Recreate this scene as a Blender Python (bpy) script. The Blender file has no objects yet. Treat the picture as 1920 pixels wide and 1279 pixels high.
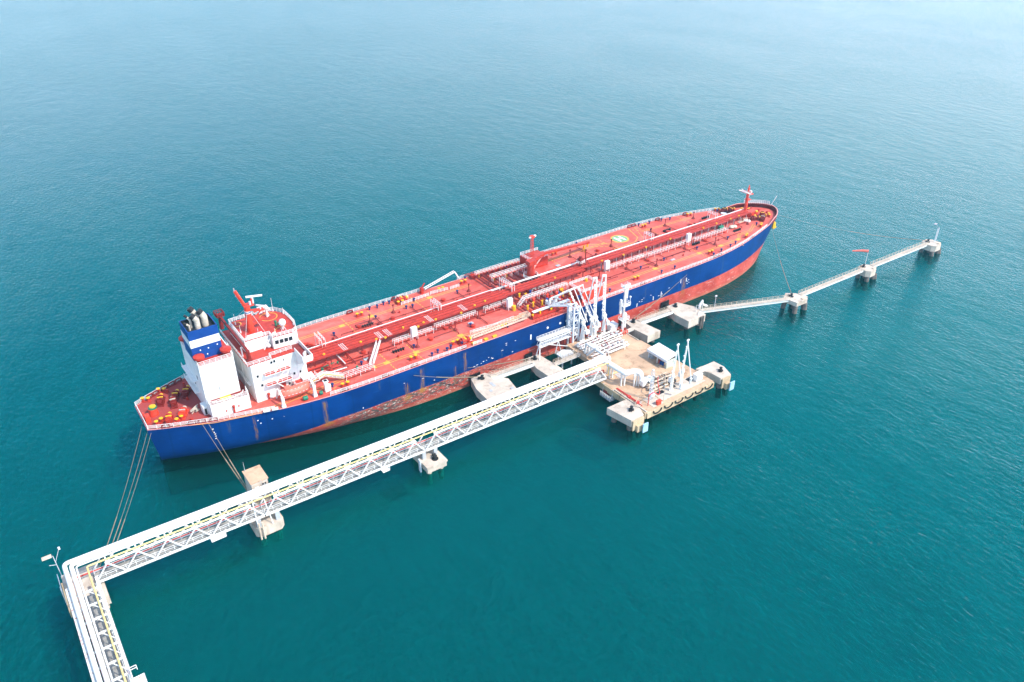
import bpy, math, random
from mathutils import Vector, Matrix
random.seed(7)
R = math.radians
SC = bpy.context.scene
COL = SC.collection

# ------------------------------------------------------------------ camera, world, sun, exposure
CAM_POS = (0, 0, 135.5)
cam_d = bpy.data.cameras.new("camera")
cam = bpy.data.objects.new("camera", cam_d)
COL.objects.link(cam)
cam.location = CAM_POS
cam.rotation_euler = (R(90 - 31), 0, R(54.5 - 90))
cam_d.sensor_width = 36
cam_d.lens = 1493 / 1920 * 36
cam_d.clip_start = 1
cam_d.clip_end = 60000
SC.camera = cam

SUN_EL, SUN_AZ = 50.0, -64.0          # degrees; azimuth counted from +X towards +Y
W = bpy.data.worlds.new("World")
SC.world = W
W.use_nodes = True
wn = W.node_tree
bg = wn.nodes["Background"]
sky = wn.nodes.new("ShaderNodeTexSky")
sky.sky_type = 'NISHITA'
sky.sun_disc = False
sky.sun_elevation = R(SUN_EL)
sky.sun_rotation = R(90 - SUN_AZ)
sky.air_density = 1.15
sky.dust_density = 0.9
sky.ozone_density = 1.5
# added glow low in the sky, strongest off to the right, to brighten reflections
def wnode(kind, **kw):
    n_ = wn.nodes.new(kind)
    for k, v in kw.items(): setattr(n_, k, v)
    return n_
tc = wnode("ShaderNodeTexCoord")
dot = wnode("ShaderNodeVectorMath", operation='DOT_PRODUCT')
wn.links.new(tc.outputs["Generated"], dot.inputs[0]); dot.inputs[1].default_value = (math.cos(R(-8)), math.sin(R(-8)), 0)
m1 = wnode("ShaderNodeMapRange", interpolation_type='SMOOTHSTEP')
wn.links.new(dot.outputs["Value"], m1.inputs[0]); m1.inputs[1].default_value = 0.1; m1.inputs[2].default_value = 1.0
sx = wnode("ShaderNodeSeparateXYZ"); wn.links.new(tc.outputs["Generated"], sx.inputs[0])
m2 = wnode("ShaderNodeMapRange", interpolation_type='SMOOTHSTEP')
wn.links.new(sx.outputs[2], m2.inputs[0]); m2.inputs[1].default_value = 0.75; m2.inputs[2].default_value = 0.0
mm_ = wnode("ShaderNodeMath", operation='MULTIPLY'); wn.links.new(m1.outputs[0], mm_.inputs[0]); wn.links.new(m2.outputs[0], mm_.inputs[1])
vm_ = wnode("ShaderNodeVectorMath", operation='SCALE'); vm_.inputs[0].default_value = (6.4, 5.1, 4.6); wn.links.new(mm_.outputs[0], vm_.inputs["Scale"])
va_ = wnode("ShaderNodeVectorMath", operation='ADD'); wn.links.new(sky.outputs[0], va_.inputs[0]); wn.links.new(vm_.outputs[0], va_.inputs[1])
vl_ = wnode("ShaderNodeVectorMath", operation='SCALE'); vl_.inputs[0].default_value = (0.6, 0.68, 1.05); wn.links.new(m2.outputs[0], vl_.inputs["Scale"])
vb_ = wnode("ShaderNodeVectorMath", operation='ADD'); wn.links.new(va_.outputs[0], vb_.inputs[0]); wn.links.new(vl_.outputs[0], vb_.inputs[1])
wn.links.new(vb_.outputs[0], bg.inputs[0])
bg.inputs[1].default_value = 0.15
sun_d = bpy.data.lights.new("sun", 'SUN')
sun_d.energy = 2.45
sun_d.angle = R(0.5)
sun_d.color = (1.0, 0.93, 0.83)
sun = bpy.data.objects.new("sun", sun_d)
COL.objects.link(sun)
sd = Vector((math.cos(R(SUN_AZ)) * math.cos(R(SUN_EL)), math.sin(R(SUN_AZ)) * math.cos(R(SUN_EL)), math.sin(R(SUN_EL))))
sun.rotation_euler = sd.to_track_quat('Z', 'Y').to_euler()
sun.location = sd * 400
vs = SC.view_settings
vs.view_transform = 'Standard'
vs.look = 'None'
vs.exposure = 1.2
vs.gamma = 1.0
vs.use_curve_mapping = False
SC.cycles.use_adaptive_sampling = True
SC.cycles.adaptive_threshold = 0.015
SC.cycles.max_bounces = 6
SC.cycles.transparent_max_bounces = 16

# ------------------------------------------------------------------ mesh builder
class MB:
    def __init__(s):
        s.v = []; s.f = []; s.m = []; s.mi = 0; s.pr = []
    def add(s, vs, fs):
        b = len(s.v); s.pr.append((b, len(s.f)))
        s.v += [tuple(p) for p in vs]
        for f in fs:
            s.f.append([i + b for i in f]); s.m.append(s.mi)
        return s
    def box(s, x0, x1, y0, y1, z0, z1):
        return s.add([(x0, y0, z0), (x1, y0, z0), (x1, y1, z0), (x0, y1, z0), (x0, y0, z1), (x1, y0, z1), (x1, y1, z1), (x0, y1, z1)],
                     [(3, 2, 1, 0), (4, 5, 6, 7), (0, 1, 5, 4), (1, 2, 6, 5), (2, 3, 7, 6), (3, 0, 4, 7)])
    def beam(s, p, q, w, h=None):
        p = Vector(p); q = Vector(q); h = h or w
        d = (q - p).normalized()
        a = d.cross(Vector((0, 0, 1)))
        if a.length < 1e-4: a = Vector((1, 0, 0))
        a.normalize(); b = a.cross(d)
        a = a * (w / 2); b = b * (h / 2)
        vs = [p - a - b, p + a - b, p + a + b, p - a + b, q - a - b, q + a - b, q + a + b, q - a + b]
        return s.add(vs, [(0, 1, 2, 3), (7, 6, 5, 4), (0, 4, 5, 1), (1, 5, 6, 2), (2, 6, 7, 3), (3, 7, 4, 0)])
    def tube(s, pts, r, n=8, cap=True):
        pts = [Vector(p) for p in pts]
        rs = r if isinstance(r, (list, tuple)) else [r] * len(pts)
        base = len(s.v); N = len(pts); s.pr.append((base, len(s.f)))
        prev = None
        for i, p in enumerate(pts):
            if i == 0: d = pts[1] - p
            elif i == N - 1: d = p - pts[i - 1]
            else: d = (pts[i + 1] - p).normalized() + (p - pts[i - 1]).normalized()
            d.normalize()
            if prev is None:
                a = d.cross(Vector((0, 0, 1)))
                if a.length < 1e-3: a = d.cross(Vector((1, 0, 0)))
            else:
                a = prev - d * prev.dot(d)
            a.normalize(); prev = a
            b = d.cross(a)
            for k in range(n):
                t = 2 * math.pi * k / n
                s.v.append(tuple(p + (a * math.cos(t) + b * math.sin(t)) * rs[i]))
        for i in range(N - 1):
            for k in range(n):
                k2 = (k + 1) % n
                s.f.append([base + i * n + k, base + i * n + k2, base + (i + 1) * n + k2, base + (i + 1) * n + k]); s.m.append(s.mi)
        if cap:
            s.f.append([base + k for k in range(n)][::-1]); s.m.append(s.mi)
            s.f.append([base + (N - 1) * n + k for k in range(n)]); s.m.append(s.mi)
        return s
    def cyl(s, x, y, z0, z1, r, r2=None, n=12):
        return s.tube([(x, y, z0), (x, y, z1)], [r, r if r2 is None else r2], n)
    def lathe(s, x, y, prof, n=16):
        base = len(s.v); N = len(prof); s.pr.append((base, len(s.f)))
        for r, z in prof:
            for k in range(n):
                t = 2 * math.pi * k / n
                s.v.append((x + r * math.cos(t), y + r * math.sin(t), z))
        for i in range(N - 1):
            for k in range(n):
                k2 = (k + 1) % n
                s.f.append([base + i * n + k, base + i * n + k2, base + (i + 1) * n + k2, base + (i + 1) * n + k]); s.m.append(s.mi)
        s.f.append([base + k for k in range(n)][::-1]); s.m.append(s.mi)
        s.f.append([base + (N - 1) * n + k for k in range(n)]); s.m.append(s.mi)
        return s
    def sphere(s, x, y, z, r, n=12, m=8, sz=1.0):
        return s.lathe(x, y, [(max(1e-3, r * math.sin(math.pi * i / m)), z - r * sz * math.cos(math.pi * i / m)) for i in range(m + 1)], n)
    def prism(s, pts, z0, z1):
        n = len(pts)
        a = sum(pts[i][0] * pts[(i + 1) % n][1] - pts[(i + 1) % n][0] * pts[i][1] for i in range(n))
        if a < 0: pts = pts[::-1]
        b = [(p[0], p[1], z0) for p in pts] + [(p[0], p[1], z1) for p in pts]
        fs = [list(range(n))[::-1], list(range(n, 2 * n))]
        for i in range(n):
            j = (i + 1) % n
            fs.append([i, j, n + j, n + i])
        return s.add(b, fs)
    def rail(s, pts, h=1.05, bars=(1.05, 0.7, 0.35), sp=1.7, r=0.035, pr=0.045):
        pts = [Vector(p) for p in pts]
        for hh in bars:
            for i in range(len(pts) - 1):
                s.beam(pts[i] + Vector((0, 0, hh)), pts[i + 1] + Vector((0, 0, hh)), r * 2)
        for i in range(len(pts) - 1):
            L = (pts[i + 1] - pts[i]).length
            n = max(1, round(L / sp))
            for k in range(n + (1 if i == len(pts) - 2 else 0)):
                p = pts[i].lerp(pts[i + 1], k / n)
                s.beam(p, p + Vector((0, 0, h)), pr * 2)
        return s

    def pieces(s):
        """the far-apart pieces of this mesh, one builder each"""
        n = len(s.pr); ends = s.pr[1:] + [(len(s.v), len(s.f))]
        bb = []
        for (v0, _), (v1, _) in zip(s.pr, ends):
            P = s.v[v0:v1]
            bb.append(([min(p[i] for p in P) for i in range(3)], [max(p[i] for p in P) for i in range(3)]))
        root = list(range(n))
        def find(i):
            while root[i] != i: root[i] = root[root[i]]; i = root[i]
            return i
        for i in range(n):
            for j in range(i):
                lo, hi, lo2, hi2 = *bb[i], *bb[j]
                gap = math.sqrt(sum(max(0, lo[k] - hi2[k], lo2[k] - hi[k]) ** 2 for k in range(3)))
                size = max(max(hi[k] - lo[k] for k in range(3)), max(hi2[k] - lo2[k] for k in range(3)))
                if gap <= max(.02, .5 * size): root[find(i)] = find(j)
        groups = {}
        for i in range(n): groups.setdefault(find(i), []).append(i)
        out = []
        for g in groups.values():
            m_ = MB()
            for i in g:
                (v0, f0), (v1, f1) = s.pr[i], ends[i]
                b = len(m_.v); m_.pr.append((b, len(m_.f)))
                m_.v += s.v[v0:v1]
                m_.f += [[k - v0 + b for k in f] for f in s.f[f0:f1]]; m_.m += s.m[f0:f1]
            out.append(m_)
        return out

def mesh_from(name, mb, mats, smooth=True):
    me = bpy.data.meshes.new(name)
    me.from_pydata(mb.v, [], mb.f)
    for m in (mats if isinstance(mats, (list, tuple)) else [mats]):
        me.materials.append(m)
    me.polygons.foreach_set("material_index", mb.m)
    if smooth:
        me.polygons.foreach_set("use_smooth", [True] * len(me.polygons))
        me.set_sharp_from_angle(angle=R(40))
    me.update()
    return me

WL = {}
SITE = [1.0, 0.0]        # scale of the survey units of the structure being built, and its level datum
SINGULAR = {"pipe_labels": "pipe_label", "house_fittings": "house_fitting", "legs": "leg", "mast_lights": "mast_light", "stain_pads": "stained_pad", "white_bundle": "covered_bundle", "yellow_bitts": "bitt",
            "yellow_valve_tops": "valve_cap", "yellow_valves": "yellow_valve", "green_valves": "green_valve", "grey_hatches": "grey_hatch", "cross_bracing": "cross_brace", "chain_stopper": "chain_stopper",
            "branch_pipes": "branch_pipe", "equipment_pads": "equipment_pad", "deck_plates": "deck_plate", "rope_drum": "rope_drum", "wing_deck": "wing_deck", "cross_beams": "cross_beam", "mast_ladder_cage": "mast_fitting"}
def site(p):
    return Vector((p[0] * SITE[0], p[1] * SITE[0], p[2] * SITE[0] + SITE[1]))
def tag(o, label=None, cat=None, group=None, kind=None):
    if label: o["label"] = label
    if cat: o["category"] = cat
    if group: o["group"] = group
    if kind: o["kind"] = kind
    return o
def thing(name, label, cat, at=(0, 0, 0), group=None):
    o = bpy.data.objects.new(name, None)
    COL.objects.link(o)
    o.empty_display_size = 1
    o.location = site(at); o.scale = (SITE[0],) * 3
    WL[o] = Vector(at)
    return tag(o, label, cat, group)
def part(name, mb, mats, parent=None, at=(0, 0, 0), rz=0, label=None, smooth=True, whole=False):
    """mesh coordinates are relative to `at`, a place in survey units; far-apart pieces become parts of their own"""
    if parent is not None and not whole and isinstance(mb, MB) and len(mb.pr) > 1:
        ps = mb.pieces()
        if len(ps) > 1:
            nm = SINGULAR.get(name, name[:-1] if name.endswith("s") and not name.endswith("ss") else name)
            return [part(nm, p, mats, parent, at, rz, label, smooth, True) for p in ps][0]
    me = mb if isinstance(mb, bpy.types.Mesh) else mesh_from(name, mb, mats, smooth)
    o = bpy.data.objects.new(name, me)
    COL.objects.link(o)
    at = Vector(at)
    WL[o] = at
    if parent is not None:
        o.parent = parent
        o.location = at - WL[parent]
    else:
        o.location = site(at); o.scale = (SITE[0],) * 3
    o.rotation_euler = (0, 0, rz)
    if label: o["label"] = label
    return o
def solo(name, mb, mats, label, cat, group=None, at=(0, 0, 0), kind=None):
    o = part(name, mb, mats, None, at)
    return tag(o, label, cat, group, kind)

# ------------------------------------------------------------------ materials
def nt(name):
    m = bpy.data.materials.new(name)
    m.use_nodes = True
    t = m.node_tree
    return m, t, t.nodes["Principled BSDF"]
class N:
    def __init__(s, t): s.t = t
    def _in(s, node, i, v):
        if v is None: return
        if hasattr(v, "is_linked") or hasattr(v, "links"): s.t.links.new(v, node.inputs[i])
        else: node.inputs[i].default_value = v
    def math(s, op, a, b=None, c=None, clamp=False):
        n = s.t.nodes.new("ShaderNodeMath"); n.operation = op; n.use_clamp = clamp
        s._in(n, 0, a); s._in(n, 1, b); s._in(n, 2, c); return n.outputs[0]
    def pos(s): return s.t.nodes.new("ShaderNodeNewGeometry").outputs["Position"]
    def sep(s, v):
        n = s.t.nodes.new("ShaderNodeSeparateXYZ"); s._in(n, 0, v); return n.outputs
    def mapv(s, v, sc, rz=0.0, loc=(0, 0, 0)):
        n = s.t.nodes.new("ShaderNodeMapping"); s._in(n, 0, v); n.inputs["Scale"].default_value = sc
        n.inputs["Rotation"].default_value = (0, 0, rz); n.inputs["Location"].default_value = loc; return n.outputs[0]
    def noise(s, v, scale, detail=3, rough=0.55, dist=0.0):
        n = s.t.nodes.new("ShaderNodeTexNoise"); s._in(n, "Vector", v); n.inputs["Scale"].default_value = scale
        n.inputs["Detail"].default_value = detail; n.inputs["Roughness"].default_value = rough; n.inputs["Distortion"].default_value = dist; return n.outputs["Fac"]
    def ramp(s, f, a, b, ca=(0, 0, 0, 1), cb=(1, 1, 1, 1)):
        n = s.t.nodes.new("ShaderNodeMapRange"); s._in(n, 0, f); n.inputs[1].default_value = a; n.inputs[2].default_value = b
        n.interpolation_type = 'SMOOTHSTEP'; return n.outputs[0]
    def mix(s, f, a, b):
        n = s.t.nodes.new("ShaderNodeMix"); n.data_type = 'RGBA'
        s._in(n, 0, f)
        for i, v in ((6, a), (7, b)):
            if isinstance(v, (tuple, list)): v = (*v, 1) if len(v) == 3 else v
            s._in(n, i, v)
        return n.outputs[2]
    def bump(s, h, strength, dist):
        n = s.t.nodes.new("ShaderNodeBump"); s._in(n, "Height", h); n.inputs["Strength"].default_value = strength; n.inputs["Distance"].default_value = dist
        return n.outputs[0]

def paint(name, rgb, rough=0.5, var=0.18, scale=0.35, rust=0.0, rust_col=(0.22, 0.075, 0.03), dirt=0.0, metallic=0.0):
    m, t, b = nt(name); n = N(t); p = n.pos()
    f = n.noise(p, scale, 5, 0.6)
    dark = tuple(c * (1 - var) for c in rgb); lite = tuple(min(1, c * (1 + var * 0.6)) for c in rgb)
    c = n.mix(n.ramp(f, 0.3, 0.7), dark, lite)
    if dirt:
        g = n.noise(n.mapv(p, (1, 1, 0.25)), 0.9, 6, 0.7)
        c = n.mix(n.math('MULTIPLY', n.ramp(g, 0.5, 0.75), dirt), c, (0.16, 0.11, 0.075))
    if rust:
        g = n.noise(n.mapv(p, (1, 1, 0.35)), 1.6, 6, 0.72)
        c = n.mix(n.ramp(g, 0.66 - rust * 0.22, 0.78 - rust * 0.22), c, rust_col)
    t.links.new(c, b.inputs["Base Color"])
    b.inputs["Roughness"].default_value = rough
    b.inputs["Metallic"].default_value = metallic
    b.inputs["Specular IOR Level"].default_value = 0.25
    return m

M = {}
M['white'] = paint("white_paint", (0.76, 0.75, 0.72), 0.45, 0.07, 0.4, 0.14, (0.45, 0.24, 0.13), 0.12)
M['white_pipe'] = paint("white_pipe_paint", (0.78, 0.76, 0.72), 0.45, 0.10, 0.3, 0.2, (0.50, 0.36, 0.25), 0.25)
M['white_worn'] = paint("worn_white_paint", (0.70, 0.69, 0.67), 0.55, 0.12, 0.5, 0.62, (0.46, 0.14, 0.07))
M['grey'] = paint("grey_paint", (0.42, 0.44, 0.46), 0.5, 0.15, 0.5, 0.2)
M['palegrey'] = paint("pale_grey_paint", (0.62, 0.65, 0.68), 0.5, 0.1, 0.5, 0.12)
M['grate'] = paint("steel_grating", (0.30, 0.29, 0.27), 0.6, 0.25, 1.2, 0.25)
M['red'] = paint("red_paint", (0.46, 0.04, 0.024), 0.45, 0.22, 0.8, 0.12, (0.14, 0.05, 0.03))
M['pipered'] = paint("pipe_red_paint", (0.32, 0.022, 0.014), 0.45, 0.25, 0.6, 0.2, (0.12, 0.05, 0.03))
M['bright_red'] = paint("bright_red_paint", (0.70, 0.06, 0.03), 0.45, 0.15, 0.8, 0.1)
M['maroon'] = paint("dark_red_paint", (0.22, 0.022, 0.018), 0.5, 0.25, 0.8, 0.15, (0.08, 0.03, 0.02))
M['orange'] = paint("lifeboat_orange", (0.75, 0.16, 0.11), 0.4, 0.1, 0.8)
M['yellow'] = paint("yellow_paint", (0.78, 0.42, 0.015), 0.45, 0.15, 0.8, 0.1)
M['yline'] = paint("yellow_line_paint", (0.80, 0.38, 0.06), 0.6, 0.18, 1.4, 0.15, (0.5, 0.12, 0.08))
M['yellow_pipe'] = paint("yellow_pipe_paint", (0.80, 0.58, 0.22), 0.45, 0.12, 0.8, 0.1)
M['blue'] = paint("blue_paint", (0.006, 0.05, 0.24), 0.4, 0.15, 0.5)
M['green'] = paint("green_paint", (0.02, 0.17, 0.10), 0.5, 0.15, 0.6)
M['heligreen'] = paint("helideck_green", (0.20, 0.36, 0.17), 0.6, 0.2, 0.6)
M['black'] = paint("black_paint", (0.018, 0.018, 0.02), 0.5, 0.2, 0.8)
M['soot'] = paint("exhaust_metal", (0.50, 0.44, 0.36), 0.5, 0.25, 0.8, 0.3, (0.12, 0.08, 0.05))
M['glass'] = paint("dark_glass", (0.015, 0.02, 0.025), 0.12, 0.2, 0.5)
M['rope'] = paint("mooring_rope", (0.24, 0.19, 0.13), 0.8, 0.2, 2.0)
M['rubber'] = paint("black_rubber", (0.03, 0.028, 0.026), 0.8, 0.2, 1.0)
M['pile'] = paint("weathered_pile", (0.16, 0.13, 0.11), 0.8, 0.35, 0.8, 0.4, (0.09, 0.05, 0.03))
M['panelblue'] = paint("pale_blue_panel", (0.34, 0.56, 0.72), 0.5, 0.2, 0.8)
M['redpipe'] = paint("red_hydrant_paint", (0.60, 0.05, 0.04), 0.5, 0.2, 0.6, 0.2)
M['tan'] = paint("tan_pipe_paint", (0.62, 0.50, 0.38), 0.5, 0.2, 0.8, 0.4, (0.25, 0.12, 0.06))
M['trim'] = paint("pale_pink_edge_paint", (0.68, 0.30, 0.27), 0.5, 0.15, 0.7, 0.1)

def concrete(name, rgb, stain=0.5):
    m, t, b = nt(name); n = N(t); p = n.pos()
    f = n.noise(p, 0.22, 6, 0.65)
    c = n.mix(n.ramp(f, 0.3, 0.7), tuple(x * 0.78 for x in rgb), tuple(min(1, x * 1.1) for x in rgb))
    g = n.noise(n.mapv(p, (1, 1, 0.2)), 0.5, 6, 0.7, 0.4)
    c = n.mix(n.math('MULTIPLY', n.ramp(g, 0.5, 0.72), stain), c, (0.22, 0.13, 0.07))
    h = n.noise(p, 3.0, 4, 0.7)
    c = n.mix(n.math('MULTIPLY', n.ramp(h, 0.56, 0.72), 0.28), c, (0.12, 0.10, 0.085))
    t.links.new(c, b.inputs["Base Color"])
    b.inputs["Roughness"].default_value = 0.9
    b.inputs["Specular IOR Level"].default_value = 0.2
    t.links.new(n.bump(h, 0.3, 0.05), b.inputs["Normal"])
    return m
M['concrete'] = concrete("dolphin_concrete", (0.58, 0.49, 0.40), 0.5)
M['slab'] = concrete("platform_concrete", (0.56, 0.37, 0.24), 0.75)
M['rustcon'] = concrete("rust_stained_concrete", (0.54, 0.41, 0.26), 0.9)

def deck_mat():
    m, t, b = nt("red_deck_paint"); n = N(t); p = n.pos(); s = n.sep(p)
    f = n.noise(p, 0.10, 6, 0.62)
    c = n.mix(n.ramp(f, 0.3, 0.7), (0.50, 0.075, 0.055), (0.66, 0.125, 0.092))
    pw = n.noise(n.mapv(p, (0.5, 1, 1), 0, (13, 5, 0)), 0.16, 6, 0.68, 0.5)
    c = n.mix(n.math('MULTIPLY', n.ramp(pw, 0.48, 0.66), 0.5), c, (0.74, 0.22, 0.175))
    # aft mooring deck: darker, browner red
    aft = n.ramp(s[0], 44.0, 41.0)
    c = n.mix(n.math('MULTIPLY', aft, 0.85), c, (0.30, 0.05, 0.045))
    g = n.noise(p, 0.35, 7, 0.7, 0.6)
    c = n.mix(n.math('MULTIPLY', n.ramp(g, 0.52, 0.68), 0.55), c, (0.33, 0.05, 0.04))
    # plate seams
    for ax, stp in ((0, 7.9), (1, 4.1)):
        fr = n.math('FRACT', n.math('DIVIDE', s[ax], stp))
        d = n.math('ABSOLUTE', n.math('SUBTRACT', fr, 0.5))
        c = n.mix(n.math('MULTIPLY', n.ramp(d, 0.485, 0.497), 0.28), c, (0.25, 0.035, 0.03))
    t.links.new(c, b.inputs["Base Color"])
    b.inputs["Roughness"].default_value = 0.6
    b.inputs["Specular IOR Level"].default_value = 0.15
    return m
M['deck'] = deck_mat()

def hull_mat():
    m, t, b = nt("hull_paint"); n = N(t); p = n.pos(); s = n.sep(p); x, z = s[0], s[2]
    f = n.noise(p, 0.12, 5, 0.6)
    blue = n.mix(n.ramp(f, 0.3, 0.7), (0.0, 0.023, 0.125), (0.0, 0.038, 0.19))
    sc = n.noise(n.mapv(p, (0.10, 1, 1.6)), 1.5, 5, 0.7)
    blue = n.mix(n.math('MULTIPLY', n.ramp(sc, 0.58, 0.72), 0.45), blue, (0.015, 0.09, 0.26))
    for ax, stp in ((x, 11.3), (z, 2.7)):
        d = n.math('ABSOLUTE', n.math('SUBTRACT', n.math('FRACT', n.math('DIVIDE', ax, stp)), 0.5))
        blue = n.mix(n.math('MULTIPLY', n.ramp(d, 0.47, 0.495), 0.35), blue, (0.0, 0.018, 0.085))
    dr = n.noise(n.mapv(p, (0.9, 0.9, 0.09)), 1.0, 5, 0.7)
    blue = n.mix(n.math('MULTIPLY', n.ramp(dr, 0.56, 0.72), n.math('MULTIPLY', n.ramp(z, 8.5, 13.4), 0.45)), blue, (0.012, 0.035, 0.06))
    red = n.mix(n.ramp(n.noise(p, 0.25, 5, 0.65), 0.3, 0.7), (0.38, 0.042, 0.028), (0.56, 0.095, 0.065))
    # scraped and fouled bottom paint
    w = n.noise(n.mapv(p, (0.35, 0.35, 1.2)), 1.1, 7, 0.75, 0.8)
    red = n.mix(n.math('MULTIPLY', n.ramp(w, 0.57, 0.63), 0.8), red, (0.66, 0.46, 0.40))
    aftz = n.math('MULTIPLY', n.ramp(x, 56.0, 72.0), n.ramp(x, 128.0, 98.0))
    w2 = n.noise(n.mapv(p, (0.4, 0.4, 1.0)), 1.5, 7, 0.78, 0.9)
    band = n.math('MULTIPLY', n.ramp(z, 1.0, 2.4), n.ramp(z, 6.2, 5.0))
    red = n.mix(n.math('MULTIPLY', n.math('MULTIPLY', n.ramp(w2, 0.46, 0.52), band), n.math('MULTIPLY', aftz, 1.0)), red, (0.10, 0.075, 0.065))
    w3 = n.noise(n.mapv(p, (0.5, 0.5, 1.3), 0, (31, 7, 3)), 1.7, 6, 0.75, 0.6)
    red = n.mix(n.math('MULTIPLY', n.ramp(w3, 0.56, 0.60), n.math('MULTIPLY', aftz, 0.9)), red, (0.62, 0.55, 0.46))
    red = n.mix(n.math('MULTIPLY', n.ramp(z, 1.5, 0.2), 0.6), red, (0.40, 0.17, 0.10))
    wig = n.math('MULTIPLY', n.math('SUBTRACT', n.noise(p, 0.8, 4), 0.5), 0.25)
    zb = n.math('ADD', n.math('ADD', z, wig), n.math('MULTIPLY', n.math('MAXIMUM', n.math('SUBTRACT', 63.0, x), 0.0), 0.15))
    c = n.mix(n.ramp(zb, 5.58, 5.66), red, blue)
    # rust runs below scuppers, pilot door and fender marks
    wob = n.math('MULTIPLY', n.math('SUBTRACT', n.noise(n.mapv(p, (0.5, 0.5, 0.5)), 1.0, 4), 0.5), 1.1)
    xx = n.math('ADD', x, wob)
    st = n.noise(n.mapv(p, (3.2, 3.2, 0.22)), 1.3, 6, 0.75)
    for xc, hw, z0, z1, col in ((60.0, 0.9, 4.2, 12.6, 0), (42.2, 0.5, 5.0, 12.8, 0), (84.3, 1.1, 3.2, 9.5, 0), (89.3, 0.9, 4.0, 12.4, 0), (103.9, 0.8, 6.0, 12.5, 0),
                                (195.2, 1.5, 2.5, 10.5, 0), (100.3, 0.6, 3.0, 9.0, 0), (32.0, 0.4, 10.2, 13, 1), (176.5, 0.5, 6.5, 12.8, 1), (216.0, 0.5, 6.5, 13.0, 1), (117.0, 0.5, 6.0, 9.0, 1),
                                (76.0, 0.35, 10.5, 13, 1), (27.0, 0.5, 11.5, 13, 1), (36.0, 0.6, 9.5, 13.0, 1), (143.0, 0.9, 8.0, 11.5, 1)):
        d = n.math('ABSOLUTE', n.math('SUBTRACT', xx, xc))
        k = n.math('MULTIPLY', n.ramp(d, hw, hw * 0.35), n.math('MULTIPLY', n.ramp(z, z0 - 0.8, z0 + 1.0), n.ramp(z, z1 + 0.3, z1 - 0.8)))
        k = n.math('MULTIPLY', k, n.ramp(st, 0.42, 0.60))
        c = n.mix(n.math('MULTIPLY', k, 0.85 if col == 0 else 0.5), c, (0.25, 0.125, 0.03) if col == 0 else (0.08, 0.10, 0.09))
    for xc, zc, rr in ((60.5, 4.6, 2.3), (84.3, 4.2, 1.8), (89.3, 5.0, 2.2)):
        d = n.math('POWER', n.math('ADD', n.math('POWER', n.math('SUBTRACT', xx, xc), 2.0), n.math('POWER', n.math('MULTIPLY', n.math('SUBTRACT', z, zc), 1.8), 2.0)), 0.5)
        k = n.math('MULTIPLY', n.ramp(d, rr, rr * 0.3), n.ramp(st, 0.38, 0.55))
        c = n.mix(n.math('MULTIPLY', k, 0.75), c, (0.40, 0.19, 0.03))
    t.links.new(c, b.inputs["Base Color"])
    b.inputs["Roughness"].default_value = 0.5
    b.inputs["Specular IOR Level"].default_value = 0.12
    return m
M['hull'] = hull_mat()

def water_mat():
    m, t, b = nt("sea_water"); n = N(t); p = n.pos()
    t.nodes.remove(b)
    out = t.nodes["Material Output"]
    a = n.noise(n.mapv(p, (1.0, 0.5, 1), R(8)), 1.0, 4, 0.6, 0.5)
    l = n.noise(n.mapv(p, (1.0, 0.45, 1), R(-6)), 0.16, 3, 0.55, 0.3)
    h = n.noise(n.mapv(p, (1.0, 0.6, 1), R(20)), 2.6, 3, 0.6)
    gust = n.math('MULTIPLY_ADD', n.ramp(n.noise(n.mapv(p, (1, 0.5, 1), R(15)), 0.018, 4, 0.6), 0.3, 0.7), 0.4, 0.75)
    hh = n.math('ADD', n.math('MULTIPLY', n.math('ADD', n.math("MULTIPLY", a, 0.42), n.math("MULTIPLY", h, 0.04)), gust), n.math("MULTIPLY", l, 0.5))
    nor = n.bump(hh, 0.8, 1.0)
    big = n.noise(n.mapv(p, (1, 0.6, 1)), 0.006, 4, 0.6)
    dif = t.nodes.new("ShaderNodeBsdfDiffuse")
    t.links.new(n.mix(n.ramp(big, 0.3, 0.7), (0.0, 0.075, 0.066), (0.0, 0.098, 0.085)), dif.inputs[0])
    t.links.new(nor, dif.inputs["Normal"])
    tr = t.nodes.new("ShaderNodeBsdfTransparent"); tr.inputs[0].default_value = (0.03, 0.58, 0.62, 1)
    gl = t.nodes.new("ShaderNodeBsdfGlossy"); gl.inputs["Roughness"].default_value = 0.04; gl.inputs[0].default_value = (0.9, 0.97, 1, 1)
    t.links.new(nor, gl.inputs["Normal"])
    fr = t.nodes.new("ShaderNodeFresnel"); fr.inputs[0].default_value = 1.5
    t.links.new(nor, fr.inputs["Normal"])
    t.links.new(n.mix(n.ramp(fr.outputs[0], 0.12, 0.31), (0.0, 0.88, 1.0), (1.0, 1.0, 1.0)), gl.inputs[0])
    m1 = t.nodes.new("ShaderNodeMixShader"); m1.inputs[0].default_value = 0.88
    t.links.new(dif.outputs[0], m1.inputs[1]); t.links.new(tr.outputs[0], m1.inputs[2])
    m2 = t.nodes.new("ShaderNodeMixShader")
    t.links.new(fr.outputs[0], m2.inputs[0]); t.links.new(m1.outputs[0], m2.inputs[1]); t.links.new(gl.outputs[0], m2.inputs[2])
    t.links.new(m2.outputs[0], out.inputs[0])
    return m
def scatter_plane_mat():
    m, t, b = nt("scatter_plane_teal"); n = N(t); p = n.pos()
    f = n.noise(p, 0.02, 4, 0.6)
    t.links.new(n.mix(n.ramp(f, 0.3, 0.7), (0.0, 0.50, 0.43), (0.0, 0.58, 0.50)), b.inputs["Base Color"])
    b.inputs["Roughness"].default_value = 1.0
    b.inputs["Specular IOR Level"].default_value = 0.0
    return m
M['backing'] = scatter_plane_mat()
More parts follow.
